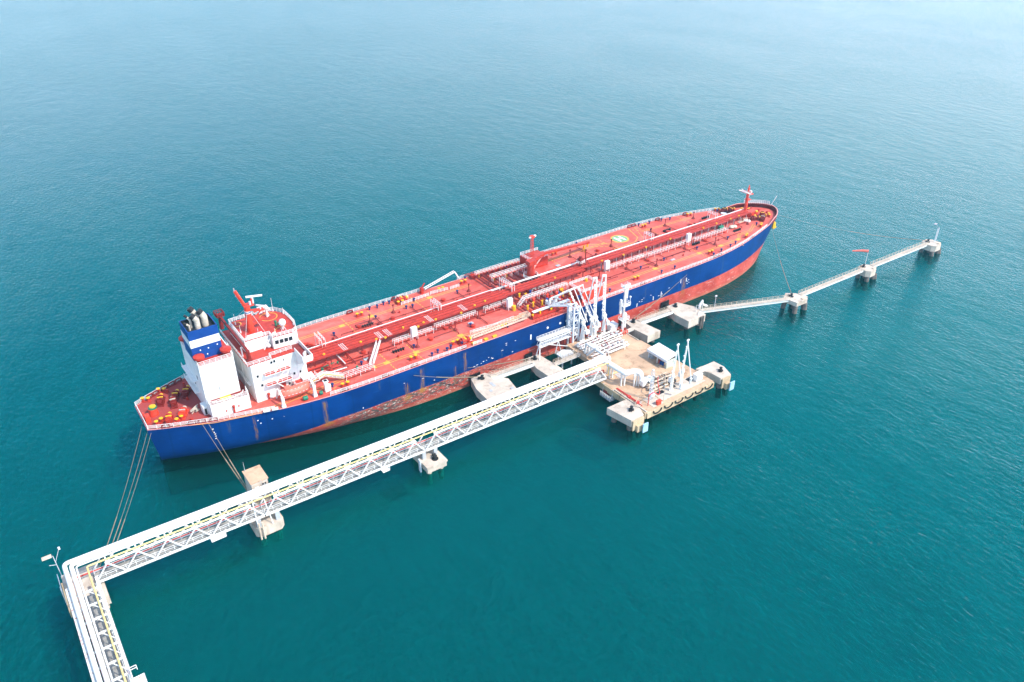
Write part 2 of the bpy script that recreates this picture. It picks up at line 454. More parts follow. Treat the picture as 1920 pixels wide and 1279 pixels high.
def softener_mat():
    m, t, b = nt("shadow_softener"); t.nodes.remove(b)
    dif = t.nodes.new("ShaderNodeBsdfDiffuse"); dif.inputs[0].default_value = (0.0, 0.40, 0.335, 1)
    tr = t.nodes.new("ShaderNodeBsdfTransparent"); tr.inputs[0].default_value = (0.9, 0.97, 0.98, 1)
    mx = t.nodes.new("ShaderNodeMixShader"); mx.inputs[0].default_value = 0.55
    t.links.new(dif.outputs[0], mx.inputs[1]); t.links.new(tr.outputs[0], mx.inputs[2])
    t.links.new(mx.outputs[0], t.nodes["Material Output"].inputs[0])
    return m
M['softener'] = softener_mat()
M['water'] = water_mat()

# ------------------------------------------------------------------ the sea
mb = MB()
S = 25000
mb.add([(-S, -S, 0), (S, -S, 0), (S, S, 0), (-S, S, 0)], [(0, 1, 2, 3)])
o = part("sea_water", mb, M['water'], smooth=False)
tag(o, "rippled teal sea paling towards the horizon", "water", kind="structure")
mb = MB()
mb.add([(-S, -S, -14), (S, -S, -14), (S, S, -14), (-S, S, -14)], [(0, 1, 2, 3)])
o = part("sea_bed", mb, M['backing'], smooth=False)  # added plane, stands in for light scattered up from the depths
tag(o, "teal plane added under the sea, standing in for light scattered in the water", "sea bed", kind="structure")
mb = MB()
mb.add([(-S, -S, -5), (S, -S, -5), (S, S, -5), (-S, S, -5)], [(0, 1, 2, 3)])
o = part("deep_water", mb, M['softener'], smooth=False)  # added half-clear sheet that breaks up hard shadow edges under water
tag(o, "half-clear layer added below the surface to soften shadows in the water", "water", kind="structure")
# ------------------------------------------------------------------ haze over the sea
HB = 6000
hz = nt("sea_haze")
hz[1].nodes.remove(hz[2])
pv = hz[1].nodes.new("ShaderNodeVolumePrincipled")
pv.inputs["Color"].default_value = (0.26, 0.78, 1.0, 1)
pv.inputs["Density"].default_value = 0.00026
pv.inputs["Anisotropy"].default_value = 0.5
hz[1].links.new(pv.outputs[0], hz[1].nodes["Material Output"].inputs["Volume"])
o = part("haze", MB().box(-HB, HB, -HB, HB, -15.1, 141), hz[0], smooth=False)
tag(o, "pale blue haze lying over the sea", "haze", kind="stuff")

# ================================================================== THE TANKER
CY = 189.2
DZ = 13.5
ship = thing("oil_tanker", "long oil tanker with red deck, blue hull and white accommodation block, moored at the jetty", "ship", (142, CY, 0))
DK = [(18.2, 0), (18.2, 6.3), (22.4, 8.3), (32.8, 12.4), (42.9, 15.4), (50.7, 17.5), (62, 19.2), (75, 19.8), (95, 19.8), (150, 19.8), (195, 19.8), (205, 19.7), (214, 19.2), (222.7, 18.1), (231, 16.5), (238.6, 14.5), (245, 12.7), (252.5, 10.5), (258, 8.4), (262, 5.9), (264.8, 3.0), (266, 0)]
WLN = [(20, 0), (20, 0.6), (23.5, 1.2), (32.8, 3.4), (45.9, 8.9), (54, 11.9), (63, 14.8), (75, 17.3), (95, 19.4), (150, 19.8), (195, 19.8), (207, 19.7), (215, 19.3), (222.7, 18.4), (231, 16.7), (237, 14.9), (242.5, 12.9), (248.5, 9.9), (252.5, 7.3), (255.6, 4.6), (257.6, 2.2), (258.5, 0)]
def resample(P, k=4):
    out = [P[0], P[1]]
    for i in range(1, len(P) - 1):
        a = P[i - 1] if i > 1 else P[i]
        b, c = P[i], P[i + 1]
        d = P[i + 2] if i + 2 < len(P) else (2 * c[0] - b[0], 2 * c[1] - b[1])
        for j in range(1, k + 1):
            t = j / k
            q = [0.5 * (2 * b[m] + (c[m] - a[m]) * t + (2 * a[m] - 5 * b[m] + 4 * c[m] - d[m]) * t * t + (3 * b[m] - a[m] - 3 * c[m] + d[m]) * t ** 3) for m in (0, 1)]
            out.append((q[0], max(0, min(19.8, q[1]))))
    return out
DKs, WLs = resample(DK), resample(WLN)
NS = len(DKs)
ROWS = [-13, -9, -6, -3, 0, 0.8, 1.6, 2.5, 3.5, 4.6, 5.6, 7, 9, 11, 13.5]
def hull_pt(i, z, side):
    t = max(0, z / DZ)
    xd = DKs[i][0]
    n = 6.5 + (1.0 - 6.5) * max(0, min(1, (xd - 62) / 120))
    g = 1 - (1 - t) ** n
    x = WLs[i][0] + (DKs[i][0] - WLs[i][0]) * t
    hb = WLs[i][1] + (DKs[i][1] - WLs[i][1]) * g
    if z < 0: hb *= 1 + z * 0.006
    return (x, CY - side * hb, z)
mb = MB()
nr = len(ROWS)
for side in (1, -1):
    vs_ = [hull_pt(i, z, side) for i in range(NS) for z in ROWS]
    fs_ = []
    for i in range(NS - 1):
        for j in range(nr - 1):
            q = [i * nr + j, (i + 1) * nr + j, (i + 1) * nr + j + 1, i * nr + j + 1]
            fs_.append(q if side == 1 else q[::-1])
    mb.add(vs_, fs_)
hull_mb = mb
def edge(x):            # half breadth of the deck at x
    for i in range(1, NS - 1):
        if DKs[i][0] <= x <= DKs[i + 1][0]:
            a, b = DKs[i], DKs[i + 1]
            return a[1] + (b[1] - a[1]) * (x - a[0]) / max(1e-6, b[0] - a[0])
    return 0
mb = MB()
for i in range(1, NS - 1):
    a, b = DKs[i], DKs[i + 1]
    mb.add([(a[0], CY - a[1], DZ + .01), (b[0], CY - b[1], DZ + .01), (b[0], CY + b[1], DZ + .01), (a[0], CY + a[1], DZ + .01)], [(0, 1, 2, 3)])
deck_mb = mb
# gunwale edge plate
mb = MB()
for side in (1, -1):
    for i in range(1, NS - 1):
        a, b = DKs[i], DKs[i + 1]
        mb.beam((a[0], CY - side * (a[1] - .10), DZ + .09), (b[0], CY - side * (b[1] - .10), DZ + .09), .16, .18)
mb.beam((18.3, CY - 6.3, DZ + .09), (18.3, CY + 6.3, DZ + .09), .16, .18)
part("gunwale", mb, M['trim'], ship)
# railings
def edge_pts(x0, x1, side, inset=.18):
    P = [(x0, CY - side * (edge(x0) - inset), DZ + .18)]
    for i in range(1, NS):
        if x0 < DKs[i][0] < x1 and (not P or DKs[i][0] - P[-1][0] > 2.5): P.append((DKs[i][0], CY - side * (DKs[i][1] - inset), DZ + .18))
    P.append((x1, CY - side * (edge(x1) - inset), DZ + .18))
    return P
for side, segs in ((1, ((18.4, 47.5), (62, 104.5), (107, 110), (152, 249))), (-1, ((18.4, 101), (103, 112), (126, 129), (151, 247)))):
    for a, b in segs:
        part("railing", MB().rail(edge_pts(a, b, side), 1.1, (1.1, 0.75, 0.4), 1.8, .045, .05), M['white'], ship, whole=True)
part("stern_railing", MB().rail([(18.5, CY - 6.2, DZ + .18), (18.5, CY + 6.2, DZ + .18)], 1.1, (1.1, .75, .4), 1.8, .05, .055), M['white'], ship)
# manifold side bulwark rails in red
for side, a, b in ((1, 130, 151.5), (-1, 129, 151)):
    mbr = MB().rail(edge_pts(a, b, side), 1.1, (1.1, .6), 1.5, .06, .07)
    part("red_railing", mbr, M['red'], ship)
# bow bulwark with stays and its white cap rail
mb = MB(); cap = MB(); stay = MB()
idx = [i for i in range(1, NS) if DKs[i][0] >= 247.5]
loop = [(DKs[i][0], CY - DKs[i][1]) for i in idx] + [(DKs[i][0], CY + DKs[i][1]) for i in idx[::-1][1:]]
def bh(i): return min(1.5, 0.15 + 1.4 * min(i, len(loop) - 1 - i) / 4)
for i in range(len(loop) - 1):
    (x0, y0), (x1, y1) = loop[i], loop[i + 1]
    h0, h1 = DZ + .05 + bh(i), DZ + .05 + bh(i + 1)
    mb.add([(x0, y0, DZ), (x1, y1, DZ), (x1, y1, h1), (x0, y0, h0)], [(0, 1, 2, 3)])
    c0 = Vector((250, CY, 0)); k = 0.985
    ix0, iy0, ix1, iy1 = [250 + (x0 - 250) * k, CY + (y0 - CY) * k, 250 + (x1 - 250) * k, CY + (y1 - CY) * k]
    mb.add([(ix0, iy0, DZ), (ix1, iy1, DZ), (ix1, iy1, h1), (ix0, iy0, h0)], [(3, 2, 1, 0)])
    cap.beam((x0, y0, h0 + .06), (x1, y1, h1 + .06), .34, .14)
    for t in (0, .33, .66):
        px, py, hz_ = ix0 + (ix1 - ix0) * t, iy0 + (iy1 - iy0) * t, h0 + (h1 - h0) * t
        d = Vector((250 - px, CY - py, 0)).normalized() * .7
        stay.add([(px, py, DZ), (px + d.x, py + d.y, DZ), (px, py, hz_ - .1), (px + .08, py + .08, DZ), (px + d.x + .08, py + d.y + .08, DZ), (px + .08, py + .08, hz_ - .1)], [(0, 1, 2), (5, 4, 3), (0, 3, 4, 1), (1, 4, 5, 2), (0, 2, 5, 3)])
bw = None
for v0, f0 in [(0, 0)]:
    b0 = len(mb.v); mb.v += stay.v; mb.f += [[k + b0 for k in f] for f in stay.f]; mb.m += stay.m
bw = part("bow_bulwark", mb, M['maroon'], ship, whole=True)
part("cap_rail", cap, M['trim'], bw, whole=True)
part("bow_platform_railing", MB().rail([(258.0, 197.2, 15.1), (261.3, 194.9, 15.1), (264.2, 192.3, 15.1), (265.0, 190.0, 15.1)], 1.5, (1.5, 1.0, .5), .8, .06, .07), M['white'], ship)
part("jackstaff", MB().tube([(265.2, 189.4, 15), (267.2, 188.6, 19)], .07, 6), M['white'], ship)
anch = MB().box(255.5, 257.0, CY - 9.6, CY - 8.9, 10.6, 13.0).beam((256.2, CY - 9.5, 10.4), (256.2, CY - 9.3, 13.4), .5, .5)
anch.beam((255.2, CY - 9.7, 11.0), (257.4, CY - 9.5, 11.0), .5, .6)
part("anchor", anch, M['yellow'], ship)

# --- yellow walkway lines, hull marks and helicopter spot (thin sheets of paint)
def strip(mb, p, q, w, z=DZ + .018):
    p = Vector((p[0], p[1], 0)); q = Vector((q[0], q[1], 0)); d = (q - p).normalized(); a = Vector((-d.y, d.x, 0)) * w / 2
    mb.add([(p.x - a.x, p.y - a.y, z), (q.x - a.x, q.y - a.y, z), (q.x + a.x, q.y + a.y, z), (p.x + a.x, p.y + a.y, z)], [(3, 2, 1, 0)] if False else [(0, 1, 2, 3)])
mb = deck_mb; mb.mi = 1
for dy in (-.45, .45):
    for path in ([(44, 177.0 - 3.2 + dy), (58, 174.9 + dy), (77, 176.2 + dy), (231, 176.2 + dy), (234.5, 179.2 + dy), (241, 179.2 + dy), (247.3, 182.6 + dy)],
                 [(62, 203 + dy), (128, 203.4 + dy)], [(152, 203 + dy), (188, 203 + dy)], [(206, 203 + dy), (232, 202 + dy)]):
        for a, b in zip(path, path[1:]): strip(mb, a, b, .22)
for dy in (-.3, .3):
    strip(mb, (24, 180.2 + dy + .6), (33, 176.9 + dy - .3), .2); strip(mb, (33, 176.6 + dy), (44, 173.8 + dy), .2)
def dashed(mb, p, q, n, w=.28):
    p = Vector(p); q = Vector(q)
    for k in range(n):
        a = p.lerp(q, (k + .12) / n); b = p.lerp(q, (k + .72) / n); strip(mb, a, b, w, DZ + .024)
for x in (82.4, 91.3, 107, 162, 187.4, 209.6, 228):
    dashed(mb, (x, 171.2), (x, 182), 8); dashed(mb, (x, 194.5), (x, 207.5), 9)
for x, y in ((77.6, 176.2), (81.9, 176.2), (91.6, 176.2), (107.2, 176.9), (187.4, 176.2), (209.6, 176.2), (221, 176.2), (230.8, 176.4), (80.6, 203), (90.6, 203.1), (112, 203.4)):
    mb.add([(x - .9, y - .75, DZ + .03), (x + .9, y - .75, DZ + .03), (x + .9, y + .75, DZ + .03), (x - .9, y + .75, DZ + .03)], [(0, 1, 2, 3)])
for x, y in ((65.8, 172.4), (100.5, 206), (206, 205.5), (247, 180)):
    for a, b in (((-1.6, -.9), (1.6, -.9)), ((1.6, -.9), (1.6, .9)), ((1.6, .9), (-1.6, .9)), ((-1.6, .9), (-1.6, -.9))):
        dashed(mb, (x + a[0], y + a[1], 0), (x + b[0], y + b[1], 0), 3, .2)
for a, b in (((178, 206.8), (195, 199.2)), ((203.8, 207.8), (201, 199.6)), ((201, 199.6), (197.3, 197.2)), ((197.3, 197.2), (186, 197.0))): strip(mb, a, b, .3)
dashed(mb, (206.9, 207.8), (202, 197.2), 8, .3); dashed(mb, (177.5, 205.6), (190, 198), 8, .3)
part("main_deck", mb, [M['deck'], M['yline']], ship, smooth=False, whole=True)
hx, hy = 194.7, 202.75
def disc(mb, r0, r1, z, n=48):
    for k in range(n):
        a, b = 2 * math.pi * k / n, 2 * math.pi * (k + 1) / n
        P = [(hx + r * math.cos(t), hy + r * math.sin(t), z) for r, t in ((r0, a), (r1, a), (r1, b), (r0, b))]
        mb.add(P, [(0, 1, 2, 3)])
mb = MB(); disc(mb, .001, 3.0, DZ + .026); hp = part("helicopter_spot", mb, M['heligreen'], ship, smooth=False)
mb = MB(); disc(mb, 3.0, 3.55, DZ + .027); part("spot_ring", mb, M['yline'], hp, smooth=False)
mb = MB()
for u in (-1.15, 1.15):
    strip(mb, (hx + u - 0, hy - 2.1), (hx + u, hy + 2.1), .8, DZ + .032)
strip(mb, (hx - .75, hy), (hx + .75, hy), .8, DZ + .032)
part("letter_h", mb, M['white'], hp, smooth=False)
# white marks on the starboard hull side (draught figures, load line, pilot marks)
mb = hull_mb; mb.mi = 1
def mark(x, z, w, h, dy=.05):
    i = min(range(NS), key=lambda k: abs(DKs[k][0] - x))
    y = hull_pt(i, z, 1)[1]
    mb.box(x - w / 2, x + w / 2, y - dy, y + .03, z - h / 2, z + h / 2)
mark(128, 9.4, .45, 1.8); mark(217.3, 9.4, .5, 1.6)
for x, z in ((122.1, 10.2), (118.7, 10.4), (118.7, 9.8), (112.2, 7.7), (113.2, 7.2), (111.4, 7.0), (110.3, 7.0), (109.5, 6.6), (113.6, 6.9), (108, 6.6), (107, 6.4), (89.5, 8.9), (83.5, 9.6), (180.5, 7.4), (179.3, 8.4), (175.2, 7.9), (175.2, 7.2), (176, 8.3), (173.1, 6.9), (174.1, 7.5), (188, 8.6), (183.2, 7.0), (184.8, 7.2), (219.8, 11.6), (219.7, 10.9), (117.2, 8.4), (121, 6.6)):
    mark(x, z, random.uniform(.3, .7), random.uniform(.1, .22))
for x, z, h in ((184.3, 7.3, 1.9), (180.6, 6.7, 1.3), (173, 6.5, 1.2), (193.6, 9.6, 1.6), (196.4, 9.4, 1.5)): mark(x, z, .28, h)
for x, z in ((197.0, 8.6), (197.6, 9.0), (197.0, 7.6), (197.9, 7.9), (32.3, 11.5), (32.6, 9.8), (32.6, 9.1), (32.5, 8.4), (32.4, 10.4), (43, 11.4), (43.6, 10.3), (46.4, 11.2), (49.5, 11), (70.5, 6.4), (93.2, 6.9)): mark(x, z, .34, .2)
for x in (134.5, 139.5, 142.1, 144.6):
    mb.tube([(x, CY - 19.95, 10.6), (x, CY - 19.7, 10.6)], .38, 16)
part("hull", mb, [M['hull'], M['white']], ship, whole=True)

# --- aft casing, funnel
mb = MB().prism([(33, 180.3), (41.8, 180.3), (42.4, 186), (42.4, 195.8), (33, 195.8)], DZ, 28.2)
cas = part("engine_casing", mb, M['white'], ship, smooth=False)
part("casing_roof", MB().prism([(33.25, 180.55), (41.7, 180.55), (42.15, 186), (42.15, 195.55), (33.25, 195.55)], 28.2, 28.28), M['red'], cas, smooth=False)
part("casing_railing", MB().rail([(42.3, 186, 28.2), (41.8, 180.4, 28.2), (33.1, 180.4, 28.2), (33.1, 195.7, 28.2), (42.3, 195.7, 28.2)], 1.1, (1.1, .7, .35), 1.5, .045, .05), M['white'], cas)
part("casing_vent_box", MB().box(37.0, 38.3, 180.05, 180.32, 20.2, 21.0).box(36.85, 38.45, 179.98, 180.06, 20.05, 21.15), M['palegrey'], cas)
low = part("casing_annex", MB().prism([(33.2, 178), (43, 177.4), (43.2, 180.28), (33.2, 180.28)], DZ, 17.6).prism([(31.9, 180.9), (32.98, 180.9), (32.98, 183.6), (31.9, 183.6)], DZ, 15.9), M['white'], ship, smooth=False)
part("annex_roof", MB().prism([(33.4, 178.2), (42.8, 177.6), (42.9, 180.27), (33.4, 180.27)], 17.6, 17.68), M['maroon'], low, smooth=False)
part("hatch_mark", MB().box(36.3, 39.0, 178.05, 180.24, 17.69, 17.72), M['yellow'], low)
part("annex_railing", MB().rail([(33.3, 180.1, 17.6), (33.3, 178.1, 17.6), (42.9, 177.5, 17.6), (43.1, 180.1, 17.6)], 1.1, (1.1, .7, .35), 1.5, .045, .05), M['white'], low)
rim = MB()
for k in range(16):
    a, b = math.pi * k / 16, math.pi * (k + 1) / 16
    rim.beam((38.0 - 4.4 * math.cos(a), 180.15 - 1.9 * math.sin(a), 17.78), (38.0 - 4.4 * math.cos(b), 180.15 - 1.9 * math.sin(b), 17.78), .16, .16)
part("roof_curb", rim, M['white'], low)
part("annex_door", MB().box(32.2, 32.7, 180.8, 180.9, 13.7, 15.4), M['black'], low)
part("annex_fittings", MB().box(38.4, 38.8, 177.3, 177.6, 13.6, 15.6).cyl(38.6, 177.3, 15.3, 15.9, .35, .35, 8).box(36.6, 36.9, 177.5, 177.8, 14.7, 15.0).box(39.8, 40.1, 177.4, 177.7, 15.0, 15.4), M['red'], low)
galm = MB()
for z in (17.4, 20.8):
    galm.box(31.8, 33, 186, 195.8, z, z + .14); galm.rail([(31.9, 186, z + .14), (31.9, 195.7, z + .14)], 1.05, (1.05, .6), 1.5)
part("casing_gallery", galm, M['white'], cas)
part("casing_windows", MB().box(32.94, 33.02, 188.5, 189.1, 18.6, 19.6).box(32.94, 33.02, 191.5, 192.1, 18.6, 19.6).box(32.94, 33.02, 184.3, 184.9, 22.3, 23.3), M['glass'], cas)
fz = 28.28
fun = part("funnel", MB().prism([(32.95, 183.4), (40.3, 183.4), (40.3, 190.6), (32.95, 190.6)], fz, 32.0), M['blue'], ship, smooth=False)
part("funnel_stripe", MB().prism([(32.9, 183.35), (40.3, 183.35), (40.3, 190.65), (32.9, 190.65)], 32.0, 34.1), M['white'], fun, smooth=False)
part("funnel_top_band", MB().prism([(32.95, 183.4), (40.3, 183.4), (40.3, 190.6), (32.95, 190.6)], 34.1, 35.6).box(32.95, 40.3, 183.4, 183.65, 35.6, 36.6).box(32.95, 40.3, 190.35, 190.6, 35.6, 36.6).box(32.95, 33.2, 183.65, 190.35, 35.6, 36.6).box(40.05, 40.3, 183.65, 190.35, 35.6, 36.6), M['blue'], fun, smooth=False)
part("funnel_well", MB().box(33.2, 40.05, 183.65, 190.35, 35.6, 35.7).box(33.2, 33.26, 183.65, 190.35, 35.7, 36.62).box(39.99, 40.05, 183.65, 190.35, 35.7, 36.62).box(33.26, 39.99, 190.29, 190.35, 35.7, 36.62), M['black'], fun)
part("funnel_ports", MB().tube([(35, 183.42, 30.9), (35, 183.3, 30.9)], .17, 10).tube([(37, 183.42, 30.9), (37, 183.3, 30.9)], .17, 10).tube([(39.3, 183.42, 31.2), (39.3, 183.3, 31.2)], .17, 10).tube([(36.5, 183.42, 29.3), (36.5, 183.3, 29.3)], .17, 10), M['white'], fun)
for x, y, r, h in ((36.2, 185.9, .72, 3.6), (38.2, 186.3, .8, 4.2), (36.6, 188.0, .72, 4.6), (34.9, 187.0, .3, 3.6), (34.2, 186.0, .28, 2.0)):
    ep = part("exhaust_pipe", MB().tube([(x, y, 35.7), (x, y, 35.7 + h * .62), (x - .5, y + .25, 35.7 + h * .85)], r, 14), M['soot'], fun)
    part("exhaust_tip", MB().tube([(x - .48, y + .24, 35.7 + h * .84), (x - 1.0, y + .5, 35.7 + h * 1.02)], r * 1.04, 14), M['black'], ep)
mush = mesh_from("ventilator", MB().lathe(0, 0, [(.75, 0), (.7, .7), (.8, .95), (1.4, 1.35), (1.4, 1.9), (.8, 2.1)], 16), M['red'])
for x, y in ((40.7, 182.0), (34.0, 182.0), (33.8, 193.6)): part("ventilator", mush, None, ship, (x, y, 28.28))

# --- accommodation block
acc = part("accommodation_block", MB().prism([(45, 178.4), (57, 178.4), (57, 178.3), (59.5, 178.3), (59.5, 200), (45, 200)], DZ, 25.0), M['white'], ship, smooth=False)
part("house_pillar", MB().box(59.5, 60.6, 176.6, 178.6, 13.5, 17.4).box(57.4, 59.48, 176.9, 178.28, 13.5, 17.2), M['white'], acc)
part("bridge_deck", MB().prism([(44.2, 178.5), (57.2, 178.5), (57.2, 199.9), (44.2, 199.9)], 25.0, 25.12), M['red'], acc, smooth=False)
part("bridge_deck_railing", MB().rail([(56.8, 180, 25.1), (50.6, 179.8, 25.1), (50.6, 178.5, 25.1), (44.3, 178.5, 25.1), (44.3, 199.8, 25.1)], 1.1, (1.1, .7, .35), 1.5, .045, .05), M['white'], acc)
wing = MB().box(56.9, 59.6, 172.6, 178.28, 24.75, 25.05).box(56.9, 59.6, 200.0, 205.8, 24.75, 25.05)
for a, b in ((172.6, 182.2), (197, 205.8)):
    wing.box(59.45, 59.65, a, b, 25.05, 26.3); 
for a, b in ((172.6, 178.3), (200, 205.8)): wing.box(56.85, 57.05, a, b, 25.05, 26.3)
wing.box(57.05, 59.45, 172.6, 172.75, 25.05, 26.3).box(57.05, 59.45, 205.65, 205.8, 25.05, 26.3)
wing.add([(57, 178.3, 21.2), (59.5, 178.3, 21.2), (59.5, 178.3, 24.75), (57, 178.3, 24.75), (57, 172.7, 24.4), (59.5, 172.7, 24.4), (59.5, 172.7, 24.76), (57, 172.7, 24.76)],
         [(3, 2, 1, 0), (4, 5, 6, 7), (0, 1, 5, 4), (1, 2, 6, 5), (2, 3, 7, 6), (3, 0, 4, 7)])
wg = part("bridge_wing", wing, M['white'], ship, smooth=False)
part("wing_deck", MB().box(57.06, 59.44, 172.76, 182, 25.06, 25.13).box(57.06, 59.44, 197, 205.6, 25.06, 25.13), M['maroon'], wg)
part("wing_console", MB().box(57.6, 58.2, 173.6, 174.2, 25.1, 26.6).cyl(58.6, 175.2, 25.1, 26.2, .3), M['white'], wg)
wh = part("wheelhouse", MB().prism([(46.3, 184.7), (53.0, 184.7), (53.0, 182.6), (58.6, 182.2), (60.0, 183.2), (60.9, 186.5), (61.0, 190), (60.8, 194), (58.8, 197.2), (53, 197.8), (46.3, 197.4)], 25.13, 28.45), M['white'], ship, smooth=False)
part("wheelhouse_roof", MB().prism([(46.5, 184.9), (53.2, 184.9), (53.2, 182.8), (58.5, 182.4), (59.8, 183.3), (60.7, 186.5), (60.8, 190), (60.6, 194), (58.7, 197.0), (53, 197.6), (46.5, 197.2)], 28.45, 28.55), M['red'], wh, smooth=False)
rp = [(46.4, 197.3), (46.4, 184.8), (53.1, 184.8), (53.1, 182.7), (58.6, 182.3), (59.9, 183.3), (60.8, 186.5), (60.9, 190), (60.7, 194), (58.8, 197.1), (53, 197.7), (46.4, 197.3)]
part("wheelhouse_railing", MB().rail([(x, y, 28.5) for x, y in rp], 1.1, (1.1, .75, .4), 1.2, .05, .055), M['white'], wh)
for x0 in (53.5, 54.75, 56.0, 57.2):
    part("bridge_window", MB().add([(x0, 182.50 - (x0 - 53) * .07, 26.5), (x0 + .95, 182.50 - (x0 + .95 - 53) * .07, 26.5), (x0 + .95, 182.50 - (x0 + .95 - 53) * .07, 27.6), (x0, 182.50 - (x0 - 53) * .07, 27.6)], [(0, 1, 2, 3)]).add([(x0, 182.6 - (x0 - 53) * .07, 26.5), (x0 + .95, 182.6 - (x0 + .95 - 53) * .07, 26.5), (x0 + .95, 182.6 - (x0 + .95 - 53) * .07, 27.6), (x0, 182.6 - (x0 - 53) * .07, 27.6)], [(0, 1, 2, 3)]), M['glass'], wh, smooth=False)
st = MB().beam((50.7, 184.4, 25.2), (53.0, 184.4, 28.5), .1, .2).beam((50.7, 183.7, 25.2), (53.0, 183.7, 28.5), .1, .2)
for k in range(9): st.box(50.8 + k * .26, 51.05 + k * .26, 183.7, 184.4, 25.4 + k * .37, 25.45 + k * .37)
part("wheelhouse_stair", st, M['white'], wh)
yl = MB()
for cx_, cy_, r_, a0, a1 in ((56.4, 194.3, 2.3, 0, 360), (57.2, 184.6, 2.6, 60, 200), (47.7, 195.2, 1.3, -120, 100)):
    n_ = 24
    for k in range(n_):
        a, b = R(a0 + (a1 - a0) * k / n_), R(a0 + (a1 - a0) * (k + 1) / n_)
        P = [(max(46.8, min(60.3, cx_ + r * math.cos(t))), max(182.9, cy_ + r * math.sin(t)), 28.56) for r, t in ((r_ - .12, a), (r_ + .12, a), (r_ + .12, b), (r_ - .12, b))]
        yl.add(P, [(0, 1, 2, 3)])
part("roof_line_markings", yl, M['yline'], wh, smooth=False)
dm = MB().tube([(57.1, 185.3, 28.5), (57.1, 185.3, 29.8)], .18, 8)
for a in range(4): dm.beam((57.1 + .9 * math.cos(a * 1.57 + .7), 185.3 + .9 * math.sin(a * 1.57 + .7), 28.5), (57.1, 185.3, 29.9), .1)
dm.sphere(57.1, 185.3, 30.7, .95, 16, 10, 1.1)
part("satellite_dome", dm, M['white'], wh)
dm = MB().tube([(56.3, 194.7, 28.5), (56.3, 194.7, 30.6)], [.35, .15], 8)
for a in range(3): dm.beam((56.3 + .7 * math.cos(a * 2.1), 194.7 + .7 * math.sin(a * 2.1), 28.5), (56.3, 194.7, 30.4), .1)
dm.sphere(56.3, 194.7, 31.2, .55, 12, 8)
part("antenna_dome", dm, M['white'], wh)
ant = MB()
for x, y, h in ((58.6, 196.6, 4.2), (60.4, 193.5, 2.0), (55.0, 197.2, 2.8), (47.6, 195.3, 3.2), (60.3, 186, 2.2), (54.5, 184.2, 1.8), (50.4, 185.3, 2.6), (47.2, 185.4, 1.8), (47.2, 190, 2.4)):
    ant.cyl(x, y, 28.5, 28.5 + h, .06, .04, 6).box(x - .15, x + .15, y - .15, y + .15, 28.5, 29.2)
part("whip_antennas", ant, M['white'], wh)
part("roof_locker", MB().box(47.5, 51.5, 185.2, 185.9, 28.6, 29.6).sphere(53.9, 183.6, 29.1, .5), M['white'], wh)
part("compass_binnacle", MB().cyl(56.2, 188.2, 28.5, 29.6, .28).sphere(56.2, 188.2, 29.9, .38).cyl(56.9, 188.4, 28.5, 29.3, .22), M['green'], wh)
part("buoy_rack", MB().sphere(52.2, 184.2, 25.8, .65, 12, 8), M['white'], acc)
# radar mast
mm = MB().tube([(49.8, 189.2, 28.5), (49.8, 189.2, 33.9)], [.95, .8], 14).tube([(49.8, 189.2, 34.9), (49.8, 189.2, 36.4)], [.8, .75], 14)
mm.box(48.9, 51.6, 188.3, 190.1, 36.3, 36.6).beam((49.3, 189.2, 36.5), (47.9, 190.6, 40.6), .45, .7).beam((51.0, 189.2, 36.5), (51.4, 189.2, 38.0), .5).beam((49.8, 188.5, 35.2), (52.2, 187.4, 35.4), .3, .35)
mm.beam((51.3, 189.2, 34.0), (53.6, 189.2, 34.2), .5, .3).beam((50.5, 189.2, 31.6), (53.4, 189.2, 34), .25).box(52.5, 54.0, 188.4, 190, 34.1, 34.3)
mm.beam((50.6, 189.2, 30.3), (53.0, 189.6, 31.2), .2).box(52.2, 53.6, 189.0, 190.2, 31.0, 31.3)
mast = part("radar_mast", mm, M['bright_red'], ship)
for z0, z1, k in ((33.9, 34.2, 'bright_red'), (34.2, 34.4, 'white'), (34.4, 34.7, 'blue'), (34.7, 34.9, 'white')):
    part("mast_band", MB().tube([(49.8, 189.2, z0), (49.8, 189.2, z1)], .86, 14), M[k], mast)
part("radar_scanner", MB().beam((50.1, 189.6, 38.6), (54.0, 188.2, 38.6), .3, .45).cyl(51.6, 189.1, 36.6, 38.4, .22, .22, 8), M['white'], mast)
part("radar_scanner", MB().beam((52.4, 189.9, 35.4), (54.0, 188.2, 35.4), .25, .35).cyl(53.2, 189.1, 34.3, 35.3, .2, .2, 8), M['white'], mast)
part("mast_ladder_cage", MB().rail([(48.7, 190.0, 36.9), (47.9, 190.8, 38.8)], .9, (.9, .45), .8, .05, .05).cyl(47.8, 190.7, 40.6, 41.4, .15, .15, 8).cyl(50.6, 188.6, 36.6, 37.6, .3, .3, 8), M['grey'], mast)
stay = MB()
for x, y in ((46.8, 185.2), (46.8, 197), (52.5, 185.2), (54, 197)): stay.beam((49.9, 189.3, 35.8), (x, y, 28.6), .05)
part("mast_stays", stay, M['white'], mast)
